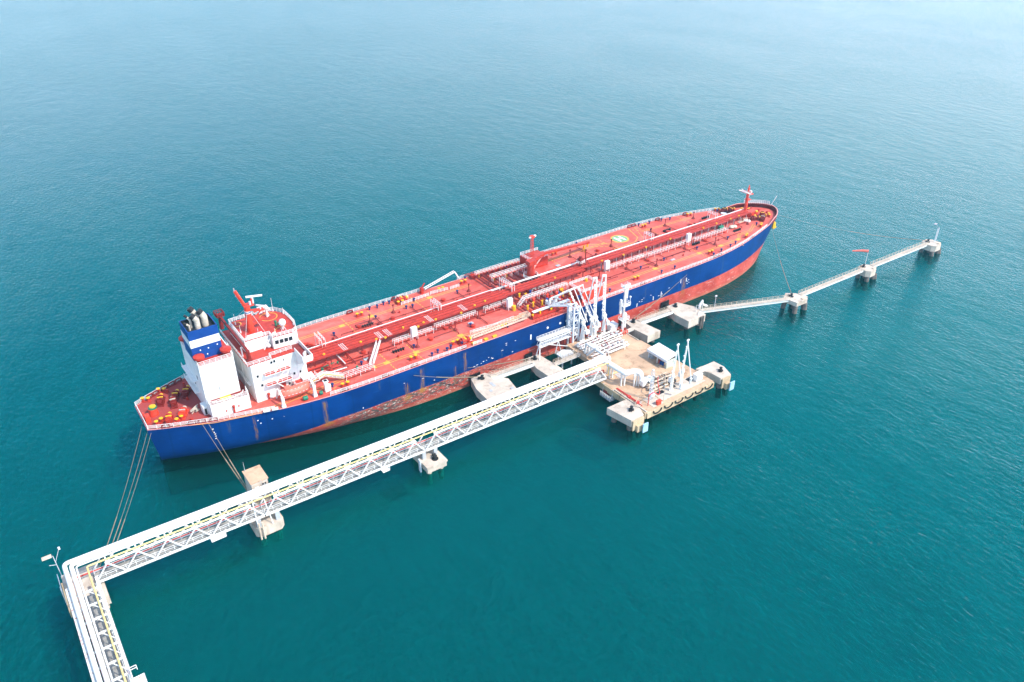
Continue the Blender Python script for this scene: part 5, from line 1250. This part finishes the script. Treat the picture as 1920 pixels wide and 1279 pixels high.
# --- piers under the trestle
def pier(label, x0, x1, y0, y1, top, th, piles, chamf=.0):
    t = thing("trestle_pier", label, "pier", ((x0 + x1) / 2, (y0 + y1) / 2, 0), "piers under the pipe trestle")
    part("concrete_cap", MB().prism([(x0, y0 + chamf), (x0 + chamf, y0), (x1 - chamf, y0), (x1, y0 + chamf), (x1, y1), (x0, y1)] if chamf else [(x0, y0), (x1, y0), (x1, y1), (x0, y1)], top - th, top), M['concrete'], t, smooth=False)
    for x, y in piles: pile(t, x, y, top - th, .7, (0, 0), 'tan')
    part("bearings", MB().box(x0 + .6, x0 + 1.6, TY(x0) - .3, TY(x0) + .3, top, 8.72).box(x1 - 1.6, x1 - .6, TY(x0) - .3, TY(x0) + .3, top, 8.72).box(x0 + .6, x0 + 1.6, TY(x0) + 3.4, TY(x0) + 4.0, top, 8.72).box(x1 - 1.6, x1 - .6, TY(x0) + 3.4, TY(x0) + 4.0, top, 8.72), M['grey'], t)
    return t
pc = pier("corner pier at lower left where the pipe trestle turns", -8.6, -1.6, 138.6, 150, 8.0, 2.2, [(-7.4, 140), (-2.8, 140), (-7.4, 148.6), (-2.8, 148.6)])
part("rusty_corner", MB().box(-9.0, -8.62, 139.2, 148, 5.9, 7.8), M['rustcon'], pc)
part("ladder", MB().beam((-9.2, 145.2, 3.4), (-9.2, 145.2, 9.4), .12).beam((-9.2, 144.6, 3.4), (-9.2, 144.6, 9.4), .12).rail([(-9.1, 144.4, 8), (-9.1, 149.6, 8)], 1.1, (1.1, .55), 1.0, .05, .05), M['white'], pc)
pm = pier("pier with the concrete cabin standing behind the trestle", 29.6, 36.2, 140.6, 153.5, 6.4, 2.4, [(31, 142), (34.8, 142), (31, 151.6), (34.8, 151.6)], .9)
part("fender_pipes", MB().cyl(30.3, 140.2, 2.6, 8.6, .22).cyl(31.1, 140.1, 2.6, 8.6, .22), M['tan'], pm)
part("side_frame", MB().beam((30.2, 140.4, 6.4), (30.6, 143.0, 13.6), .2).beam((33.6, 140.8, 6.4), (33.0, 142.6, 13.2), .2).beam((30.6, 143, 13.6), (33.0, 142.6, 13.4), .18), M['white'], pm)
ps_ = pier("small square pier with a dark bollard halfway along the trestle", 71.9, 77.4, 136.9, 146.6, 6.7, 1.9, [(73, 138.2), (76.4, 138.2), (73, 145.2), (76.4, 145.2)], 0)
part("cap_lip", MB().box(71.7, 77.6, 136.7, 141.2, 6.2, 6.72), M['concrete'], ps_)
hook(ps_, 75.2, 138.8, 6.74, R(60), 1.15)
part("fender_pipes", MB().cyl(71.4, 139.6, 2.6, 7.4, .24).cyl(71.5, 140.3, 2.6, 7.4, .24), M['palegrey'], ps_)
# --- cabin on its pier
cb = thing("pier_cabin", "pale concrete cabin with a flat peach roof standing on the pier behind the trestle", "cabin", (33.8, 149, 6.4))
part("walls", MB().box(31.9, 35.7, 146.4, 151.6, 6.4, 14.9), M['concrete'], cb, smooth=False)
part("roof", MB().box(31.7, 35.9, 146.2, 151.8, 14.9, 15.1), M['slab'], cb, smooth=False)
part("window", MB().box(34.3, 35.2, 146.33, 146.42, 13.0, 14.0), M['glass'], cb)
part("window_bars", MB().box(34.72, 34.8, 146.28, 146.34, 12.95, 14.05).box(34.25, 35.25, 146.28, 146.34, 13.46, 13.54), M['white'], cb)
part("door", MB().box(32.6, 33.5, 146.32, 146.42, 11.4, 13.6), M['white'], cb)
part("side_opening", MB().box(31.82, 31.92, 147.4, 148.4, 8.6, 10.2), M['black'], cb)
part("aerials", MB().cyl(32.3, 151.4, 15, 17.8, .05, .04, 6).cyl(34.1, 146.0, 10.4, 15.6, .05, .04, 6).cyl(32.3, 151.4, 15, 15.7, .09, .09, 6), M['grey'], cb)
# --- lamp with panel at the corner pier
lm_ = thing("lamp_mast", "slanted lamp mast with a brown square panel on the corner pier", "lamp", (-8.4, 149.6, 8))
part("mast", MB().tube([(-8.4, 149.6, 8), (-8.6, 150.2, 13.6)], .07, 8).beam((-8.5, 150, 12.0), (-7.2, 150.6, 14.4), .06).beam((-8.5, 150, 11.2), (-9.8, 150.2, 11.5), .08).box(-7.3, -6.9, 150.4, 150.8, 14.3, 14.8), M['palegrey'], lm_)
part("panel", MB().box(-10.6, -8.8, 149.9, 151.0, 13.5, 13.6), M['tan'], lm_)

# --- hanging inspection basket at the trestle end
bk = thing("hanging_basket", "white railed basket hanging under the platform edge at the trestle's end", "basket", (131.8, 136.6, 5))
part("floor", MB().box(129.6, 132.0, 134.0, 138.4, 4.6, 4.75), M['grey'], bk)
part("basket_railing", MB().rail([(129.7, 138.3, 4.75), (129.7, 134.1, 4.75), (132, 134.1, 4.75)], 1.3, (1.3, .85, .4), 1.1, .06, .06), M['white'], bk)
part("hangers", MB().beam((130.4, 134.2, 4.7), (130.8, 134.2, 8.2), .14).beam((130.4, 138.2, 4.7), (130.8, 138.2, 8.2), .14), M['palegrey'], bk)
part("equipment", MB().box(130.2, 131.4, 136.4, 137.8, 4.76, 6.4), M['maroon'], bk)

# --- main marine loading arms
GA = "tall white loading arms facing the tanker"
def arm_base(t, x, y, zt, s=1.0):
    b = MB().lathe(x, y, [(.9 * s, PT), (.9 * s, PT + .3), (.42 * s, PT + .5), (.40 * s, zt)], 12)
    b.beam((x - .9 * s, y + .1, PT + .1), (x - .2, y, zt - .4), .22 * s).beam((x + .9 * s, y + .1, PT + .1), (x + .2, y, zt - .4), .22 * s)
    for k in range(int((zt - PT - 1) / 1.3)):
        z = PT + .8 + k * 1.3; w = .85 * (1 - (z - PT) / (zt - PT))
        b.beam((x - w * s, y + .1, z), (x + w * s, y + .1, z + .5), .09)
    b.box(x - .5 * s, x + .5 * s, y - .45 * s, y + .45 * s, zt - .5, zt + .5)
    part("riser", b, M['white'], t)
    part("swivel_joint", MB().tube([(x - .7 * s, y, zt + .3), (x + .7 * s, y, zt + .3)], .4 * s, 12).sphere(x, y, zt + 1.0, .45 * s), M['white_pipe'], t)
def arm_conn(x, dx, target, label):
    t = thing("marine_loader", label, "loading arm", (x, 160, PT), GA)
    arm_base(t, x, 160, 14.5)
    A = Vector((x, 160.2, 14.9)); B = Vector((x - 1.0, 166.0, 23.6))
    part("inboard_arm", MB().tube([A, B], .24, 10).tube([A + Vector((1.9, 0, -.8)), B + Vector((1.8, 0, .2))], .14, 8).beam(B + Vector((-.3, 0, 0)), B + Vector((2.1, 0, .2)), .3, .35), M['white'], t)
    lat = MB()
    for k in range(9):
        p = A.lerp(B, k / 9); q = A.lerp(B, (k + 1) / 9)
        lat.beam(p + Vector((.3, 0, 0)), q + Vector((-.3, .2, 0)), .08); lat.box(p.x - .45, p.x + .45, p.y - .12, p.y + .12, p.z, p.z + .16)
    lat.tube([A + Vector((.55, -.2, 0)), A.lerp(B, .62) + Vector((.55, -.2, 0))], .13, 6)
    part("arm_ladder", lat, M['white_pipe'], t)
    C_ = unsite(target)
    part("outboard_arm", MB().tube([B + Vector((0, 0, .1)), C_ + Vector((0, 0, 1.2)), C_], .25, 10).tube([B + Vector((1.8, 0, .2)), C_ + Vector((.5, 0, 1.5))], .11, 6), M['white'], t)
    part("coupler", MB().tube([C_, C_ + Vector((0, .9, -.9))], .4, 10).cyl(C_.x, C_.y, C_.z - .3, C_.z + .8, .42, .42, 10), M['white_pipe'], t)
    cwp = A + (A - B).normalized() * 3.4
    part("counterweight", MB().beam(A, cwp, .4, .5).box(cwp.x - .7, cwp.x + .7, cwp.y - .5, cwp.y + .5, cwp.z - .6, cwp.z + .5), M['white'], t)
arm_conn(140.9, 0, (138.8, 174.0, 16.2), "white loading arm coupled to the tanker's manifold, next to the gangway tower")
arm_conn(144.3, 0, (141.2, 174.0, 16.2), "white loading arm coupled to the tanker's manifold, second from the gangway tower")
def arm_stow(x, y, top, dirn, label, s=1.0, group=GA, zt=14.5):
    t = thing("marine_loader", label, "loading arm", (x, y, PT), group)
    arm_base(t, x, y, zt, s)
    A = Vector((x, y, zt + .4)); B = Vector((x, y + .6 * dirn, top))
    part("inboard_arm", MB().tube([A, B], .24 * s, 10).tube([A + Vector((-.75 * s, 0, -1)), B + Vector((-.6 * s, 0, -2.2))], .13 * s, 8).beam(B + Vector((-.8 * s, 0, -2.2)), B + Vector((.2, 0, -2.2)), .25 * s), M['white'], t)
    lat = MB()
    for k in range(12):
        p = A.lerp(B, k / 14)
        lat.box(p.x - .7 * s, p.x + .25 * s, p.y - .12, p.y + .12, p.z, p.z + .1); lat.beam(p + Vector((-.7 * s, 0, 0)), p + Vector((.2, 0, .9)), .08)
    for z in (.15, .32, .5): q = A.lerp(B, z); lat.sphere(q.x - .8 * s, q.y, q.z, .36 * s, 8, 6)
    part("arm_ladder", lat, M['white_pipe'], t)
    D_ = Vector((x - .9 * s, y + 3.8 * dirn, zt - .2)); B2 = B + Vector((-.9 * s, .3 * dirn, .1))
    part("outboard_arm", MB().tube([B2, D_], [.21 * s, .19 * s], 10).beam(B + Vector((.2, 0, 0)), B2 + Vector((-.2, 0, 0)), .45 * s, .5 * s), M['white'], t)
    part("coupler", MB().tube([D_, D_ + Vector((0, -.2 * dirn, -1.6))], .42 * s, 10).sphere(D_.x, D_.y, D_.z, .55 * s), M['white_pipe'], t)
    part("counterweight", MB().box(x - .2 * s, x + .7 * s, y - 1.4 * s * dirn - .4, y - 1.4 * s * dirn + .4, zt - 2.4, zt - 1.0).beam((x + .3, y, zt), (x + .4 * s, y - 1.4 * s * dirn, zt - 1.4), .35 * s), M['white'], t)
arm_stow(145.9, 160, 28.2, 1, "white loading arm folded upright, third from the gangway tower")
arm_stow(149.0, 159.4, 28.4, 1, "white loading arm folded upright, nearest the lattice signal mast")
GA2 = "smaller loading arms on the open water side"
arm_stow(143.9, 124.6, 23.6, -1, "small white folded loading arm beside the shed's near corner, left of its pair", .72, GA2, 12.8)
arm_stow(148.1, 124.9, 23.4, -1, "small white folded loading arm at the platform's near edge, right of its pair", .72, GA2, 12.8)

# --- gangway tower and gangway
gt = thing("gangway_tower", "pale grey steel gangway tower with a bridge reaching the tanker's deck", "gangway tower", (139, 162.5, PT))
m_ = MB()
for x in (137.9, 140.1):
    for y in (161.0, 163.4): m_.box(x - .22, x + .22, y - .22, y + .22, 6.5, 20.2)
for z in (10.5, 13, 15.5, 18, 20.1):
    m_.box(137.9, 140.1, 160.9, 161.1, z - .12, z + .12).box(137.9, 140.1, 163.3, 163.5, z - .12, z + .12).box(137.8, 138.0, 161, 163.4, z - .12, z + .12).box(140, 140.2, 161, 163.4, z - .12, z + .12)
for k, z in enumerate((8, 10.5, 13, 15.5)):
    m_.beam((137.9, 161, z), (140.1, 161, z + 2.5), .12).beam((137.9, 161.0, z + 2.5), (137.9, 163.4, z), .12)
part("tower_frame", m_, M['palegrey'], gt)
part("tower_panel", MB().box(137.6, 138.5, 163.5, 164.0, 9.5, 20.4).box(138.5, 139.3, 163.52, 163.9, 9.5, 20.2), M['palegrey'], gt)
part("tower_stair", MB().beam((140.3, 161.2, 8), (140.4, 163.2, 10.4), .6, .1).beam((140.4, 163.2, 10.5), (140.3, 161.2, 12.9), .6, .1).beam((140.3, 161.2, 13), (140.4, 163.2, 15.4), .6, .1).rail([(140.8, 161.2, 8), (140.8, 163.2, 10.4)], 1, (1, .5), 1, .05, .05), M['white'], gt)
g = MB()
for dx in (0, 1.3): g.beam((137.2 + dx, 163.6, 20.0), (134.2 + dx, 168.6, 18.6), .16, .3); g.rail([(137.2 + dx, 163.6, 20.1), (134.2 + dx, 168.6, 18.7)], 1.0, (1.0, .5), 1.3, .045, .05)
g.beam((137.85, 163.6, 19.9), (134.85, 168.6, 18.5), 1.2, .1)
part("ship_gangway", g, M['palegrey'], gt)
# folded gangway lying between dolphin and tower
fg = thing("folded_gangway", "white lattice gangway stowed level between the narrow dolphin and the grey tower", "gangway", (131.5, 162.2, 11))
m_ = MB()
for y in (161.4, 163.2):
    for z in (10.3, 12.0): m_.beam((125.6, y, z), (137.6, y, z), .2)
    for k in range(8): m_.beam((125.6 + k * 1.5, y, 10.3), (126.35 + k * 1.5, y, 12), .1).beam((126.35 + k * 1.5, y, 12), (127.1 + k * 1.5, y, 10.3), .1)
part("lattice_sides", m_, M['white'], fg)
part("gangway_floor", MB().box(125.6, 137.6, 161.5, 163.1, 10.2, 10.32), M['palegrey'], fg)
part("gangway_pipes", MB().tube([(125.4, 161.8, 12.5), (137.6, 161.8, 12.5)], .3, 8).tube([(125.4, 162.7, 12.5), (137.6, 162.7, 12.5)], .3, 8), M['white_pipe'], fg)
part("gangway_railing", MB().rail([(125.6, 163.3, 12.1), (137.6, 163.3, 12.1)], 1.1, (1.1, .6), 1.2, .05, .06).rail([(125.6, 161.3, 12.1), (137.6, 161.3, 12.1)], 1.1, (1.1, .6), 1.2, .05, .06), M['white'], fg)
m_ = MB()
for x, y in ((123.6, 161.0), (125.2, 161.0), (123.4, 158.8)):
    m_.beam((x, y, 8), (125.6, 161.6, 12), .22)
m_.beam((131.2, 161.2, 6.2), (132.4, 161.4, 10.2), .2).beam((133.6, 161.2, 6.2), (132.6, 161.4, 10.2), .2).beam((135.4, 160.4, 8), (127.4, 161.4, 11.0), .18)
part("gangway_legs", m_, M['white'], fg)
# jetty-side lower gantry near the trestle end
lg = thing("low_platform", "small grey railed landing at water side below the gangway tower", "landing", (132.6, 158, 7))
part("landing_floor", MB().prism([(130.2, 156.4), (134.6, 156.4), (135.2, 158.6), (133.2, 160.2), (130.2, 159.4)], 7.3, 7.6), M['palegrey'], lg)
part("landing_railing", MB().rail([(134.6, 156.4, 7.6), (130.3, 156.4, 7.6), (130.3, 159.3, 7.6)], 1.1, (1.1, .55), 1.0, .05, .05), M['white'], lg)
part("landing_posts", MB().cyl(130.6, 156.8, 2, 7.3, .25).cyl(134.2, 156.8, 2, 7.3, .25).cyl(130.8, 159, 2, 7.3, .25), M['palegrey'], lg)

# --- pipework on the platform
GPW = "pipe manifolds on the loading platform"
def manifold(label, x0, x1, y0, y1, n, mat, seed, z0=.7, red=True):
    rnd = random.Random(seed)
    t = thing("pipe_manifold", label, "pipework", ((x0 + x1) / 2, (y0 + y1) / 2, PT), GPW)
    hd = MB(); sup = MB()
    for k in range(n):
        y = y0 + (y1 - y0) * k / max(1, n - 1)
        z = PT + z0 + (k % 2) * .5
        hd.tube([(x0, y, z), (x1, y, z)], rnd.choice((.16, .22, .28)), 8)
    for k in range(int((x1 - x0) / 2.2) + 1):
        x = x0 + .4 + k * 2.2
        if x < x1:
            sup.box(x - .1, x + .1, y0 - .3, y1 + .3, PT + z0 - .45, PT + z0 - .28)
            for y in (y0, y1): sup.box(x - .1, x + .1, y - .1, y + .1, PT, PT + z0 - .45)
    rs = MB(); wh_ = MB()
    for k in range(n * 5):
        x = rnd.uniform(x0 + .3, x1 - .3); y = rnd.uniform(y0, y1); z = PT + z0
        rs.cyl(x, y, z, z + rnd.uniform(.5, 1.5), rnd.choice((.12, .18, .25)), None, 8)
        if rnd.random() < .4: rs.tube([(x, y, z + .6), (x + rnd.uniform(-1, 1), y + rnd.uniform(-1, 1), z + .6)], .12, 6)
        if rnd.random() < .22: wh_.lathe(x, y, [(.3, z + 1.2), (.3, z + 1.3)], 10)
        if rnd.random() < .4: wh_.box(x + .3, x + .8, y - .25, y + .25, z - .2, z + .4)
    part("header_pipes", hd, M[mat], t); part("pipe_supports", sup, M['white_worn'], t); part("branch_valves", rs, M[mat], t)
    part("hand_wheels", wh_, M['maroon' if red else 'black'], t)
manifold("dense white pipework at the feet of the tall loading arms", 136.6, 152.8, 154.6, 158.4, 7, 'white_pipe', 3, .8)
manifold("white valve rows between the tall arms' pipework and the platform centre", 136.4, 150.6, 149.4, 153.0, 6, 'white_worn', 5, .7)
manifold("tan pipe rows feeding the small loading arms at the near edge", 138.6, 148.4, 126.8, 130.8, 6, 'tan', 9, .8, False)
m_ = MB()
for k in range(3): m_.tube(bend([(136 + k * 1.2, 148.6, 12.6 - k * .4), (136 + k * 1.2, 152.5, 12.6 - k * .4), (136 + k * 1.2, 152.8, 9)], .6), .36, 10)
for x0, x1, y in ((141.5, 148.6, 150.2), (142, 148.4, 148.6)): m_.box(x0, x1, y - .22, y + .22, 9.1, 9.4)
m_.box(141.6, 141.9, 148.6, 150.2, 9.1, 9.4).box(148.2, 148.5, 148.6, 150.2, 9.1, 9.4)
for x, y in ((141.8, 148.7), (148.3, 148.7), (141.8, 150.1), (148.3, 150.1)): m_.box(x - .1, x + .1, y - .1, y + .1, PT, 9.1)
solo("pipe_manifold", m_, M['white_pipe'], "thick white drop pipes and frame where the trestle meets the platform", "pipework", GPW)
arch = [(134.6 + k * .05, 123.8 + .0 * k, PT) for k in range(1)]
rp_ = MB().tube(bend([(133.6, 123.2, PT), (133.6, 123.2, 11.4), (135.8, 123.6, 11.4), (137.2, 123.0, 10.2), (138.0, 123.4, 10.4), (138.4, 125.0, 13.2), (140.2, 126.6, 13.0)], .4), .12, 8)
solo("fire_hydrant_line", rp_, M['redpipe'], "dark red looping fire pipe at the platform's near left corner", "pipe")
fm = thing("fire_monitor_mast", "grey-green ladder mast at the platform's near left corner", "mast", (136.0, 124.8, PT))
m_ = MB()
for dx in (-.3, .3):
    for dy in (-.3, .3): m_.beam((136 + dx, 124.8 + dy, PT), (136 + dx, 124.8 + dy, 17.4), .1)
for k in range(12): m_.beam((135.7, 124.5, PT + k * .8), (136.3, 124.5, PT + .4 + k * .8), .06).beam((135.7, 125.1, PT + .4 + k * .8), (135.7, 124.5, PT + k * .8), .06)
part("mast_frame", m_, M['palegrey'], fm)
part("mast_lamp", MB().sphere(136, 124.8, 17.8, .35, 10, 6), M['white'], fm)
solo("thin_pole", MB().cyl(138.6, 122.3, PT, 13.4, .09, .07, 6).box(138.4, 138.8, 122.1, 122.5, 13.2, 13.5), M['tan'], "thin tan pole standing on the platform's near edge", "pole")
solo("orange_locker", MB().box(135.6, 137.0, 121.5, 122.3, PT + .1, PT + 1.3).box(135.5, 137.1, 121.45, 122.35, PT + 1.3, PT + 1.38), M['bright_red'], "orange-red equipment locker at the platform's near left corner", "locker")
solo("equipment_cabinet", MB().box(136.8, 138.2, 125.3, 126.2, PT + .1, PT + 1.2).box(136.7, 138.3, 125.2, 126.3, PT + 1.2, PT + 1.3), M['palegrey'], "low grey cabinet beside the near ladder mast", "cabinet")
solo("control_box", MB().box(152.6, 155.0, 123.2, 124.8, PT + .5, PT + 2.4).box(152.9, 153.2, 123.4, 124.6, PT + .12, PT + .5).box(154.4, 154.7, 123.4, 124.6, PT + .12, PT + .5).box(153.4, 154.2, 123.12, 123.2, PT + .9, PT + 1.9), M['white'], "white control box at the right end of the platform", "control box")
solo("white_container", MB().box(151.4, 154.0, 158.2, 160.6, PT + .3, PT + 2.6).box(151.3, 154.1, 158.1, 160.7, PT + 2.6, PT + 2.72).box(152.2, 153, 158.1, 158.22, PT + .7, PT + 2.2), M['white'], "white equipment container at the foot of the signal mast", "container")
# --- signal mast with landings
sm = thing("signal_mast", "tall grey-white lattice mast with ladder and landings at the platform's far right corner", "mast", (154.6, 156.8, PT))
m_ = MB().cyl(154.6, 156.8, PT, 24.2, .42, .36, 12)
part("mast_column", m_, M['white_worn'], sm)
m_ = MB()
for dx in (-.9, -.45): m_.beam((154.6 + dx, 157.3, PT + 6), (154.6 + dx, 157.3, 19.6), .1)
for z in (12.6, 17.6): m_.box(153.6, 156.4, 155.9, 157.9, z, z + .12); m_.rail([(153.6, 157.9, z + .12), (153.6, 155.9, z + .12), (156.4, 155.9, z + .12), (156.4, 157.9, z + .12)], 1.1, (1.1, .55), 1.0, .05, .05)
m_.box(153.4, 153.9, 157.0, 157.6, 15.0, 19.8).box(155.3, 155.8, 156.6, 157.2, 9.6, 14.8).box(155.2, 155.7, 156.6, 157.2, 20.0, 23.6)
m_.box(153.4, 155.8, 156.0, 157.6, 24.2, 24.4).rail([(153.4, 157.6, 24.4), (153.4, 156.0, 24.4), (155.8, 156, 24.4), (155.8, 157.6, 24.4)], .9, (.9, .45), .8, .05, .05)
part("landings", m_, M['white'], sm)
part("mast_beacon", MB().cyl(156.2, 156.0, 18.8, 20.4, .1, .1, 6).sphere(156.2, 156, 20.6, .35, 10, 6).cyl(153.8, 156.4, 24.6, 26.2, .06, .05, 6).box(153.6, 154.1, 156.2, 156.6, 24.6, 25.2), M['palegrey'], sm)
part("base_frame", MB().rail([(153.6, 158.2, PT), (155.5, 158.2, PT), (155.5, 155.2, PT), (153.6, 155.2, PT)], 1.3, (1.3, .7), 1.0, .07, .07).box(153.2, 153.6, 155.6, 156.2, PT, PT + 1.8), M['bright_red'], sm)
# --- shed
sh = thing("open_shed", "open-sided shed with a flat white metal roof on the platform", "shed", (152.8, 137.4, PT))
part("roof", MB().add([(150.5, 133.2, 11.0), (155.2, 133.6, 11.5), (155.2, 141.4, 11.5), (150.5, 141.4, 11.0), (150.5, 133.2, 11.14), (155.2, 133.6, 11.64), (155.2, 141.4, 11.64), (150.5, 141.4, 11.14)],
     [(3, 2, 1, 0), (4, 5, 6, 7), (0, 1, 5, 4), (1, 2, 6, 5), (2, 3, 7, 6), (3, 0, 4, 7)]), M['white'], sh, smooth=False)
part("fascia", MB().box(150.36, 150.5, 133.2, 141.4, 10.3, 11.1), M['palegrey'], sh)
for x, y in ((150.9, 134), (150.9, 137.4), (150.9, 141), (154.9, 134), (154.9, 141)):
    part("post", MB().box(x - .1, x + .1, y - .1, y + .1, PT, 11.0), M['white'], sh)
part("end_screen", MB().box(150.8, 154.8, 133.5, 133.6, PT, 10.6), M['screen'], sh)
part("back_wall", MB().box(154.96, 155.06, 134, 141, PT, 11.2), M['grey'], sh)
for x, y, k, c in ((151.6, 137.0, 'redpipe', "red drum standing under the shed roof"), (151.5, 135.6, 'blue', "blue drum under the shed roof, beside the pale end screen"), (151.4, 136.3, 'blue', "blue drum under the shed roof, beside the red drum")):
    solo("drum", MB().lathe(x, y, [(.36, PT), (.36, PT + .3), (.39, PT + .32), (.36, PT + .35), (.36, PT + .65), (.39, PT + .67), (.36, PT + .7), (.36, PT + 1.0)], 14), M[k], c, "drum", "drums under the shed")
solo("pump_set", MB().box(151.2, 152.2, 139.6, 141.6, PT, PT + .3).tube([(151.7, 139.8, PT + .8), (151.7, 141.2, PT + .8)], .35, 10).cyl(151.7, 141.6, PT, PT + 1.2, .2), M['grey'], "grey pump set at the shed's far left post", "pump")

# ------------------------------------------------------------------ mooring lines
shore = site
site_keep = list(SITE)
def line(label, p, q, sag=.6, r=.05, tail=0.0, group="mooring lines of the tanker"):
    SITE[:] = site_keep; q = site(q); SITE[:] = [1.0, 0.0]
    p = Vector(p)
    pts = [p.lerp(q, k / 12) - Vector((0, 0, sag * 4 * (k / 12) * (1 - k / 12))) for k in range(13)]
    t = thing("mooring_line", label, "rope", tuple(p), group)
    part("rope", MB().tube(pts, r, 6), M['rope'], t)
    if tail:
        n_ = max(2, int(13 * (1 - tail)))
        part("rope_tail", MB().tube(pts[n_ - 1:], r * 2.4, 6), M['rope'], t)
line("tan stern line to the corner pier, left of the three", (18.4, 188.8, 12.6), (-1.6, 147.0, 8.6), 1.2, .045, .3)
line("tan stern line to the corner pier, middle of the three", (18.6, 184.6, 12.6), (-.8, 146.6, 8.6), 1.0, .045, .25)
line("tan stern line to the corner pier, right of the three", (19.2, 183.2, 12.8), (0, 146.4, 8.6), .9, .045, .25)
line("thin line from the tanker's quarter to the pier cabin, left one", (30.2, 178.0, 13.6), (32.0, 150.6, 9.0), .5, .06, .4)
line("thin line from the tanker's quarter to the pier cabin, right one", (31.6, 177.6, 13.6), (32.2, 149.4, 9.0), .5, .06, .4)
line("spring line from the hull to the leftmost dolphin", (86.5, 169.2, 11.2), (103.4, 161.0, 8.7), .5, .06, .6)
line("spring line slanting to the gangway dolphin", (104.6, 169.4, 6.8), (122.2, 160.6, 8.6), .4, .06, .5)
line("spring line from the dolphin behind the mast up the red hull", (196.0, 169.0, 11.6), (162.4, 160.2, 8.7), .5, .06, .55)
line("bow line ending on the dolphin at the walkway bend", (252.6, 178.6, 13.6), (218.6, 141.4, 8.7), 1.4, .05, .42)
line("bow line reaching the farthest dolphin", (262.2, 183.8, 13.8), (298.8, 139.8, 8.8), 1.8, .04, .42)
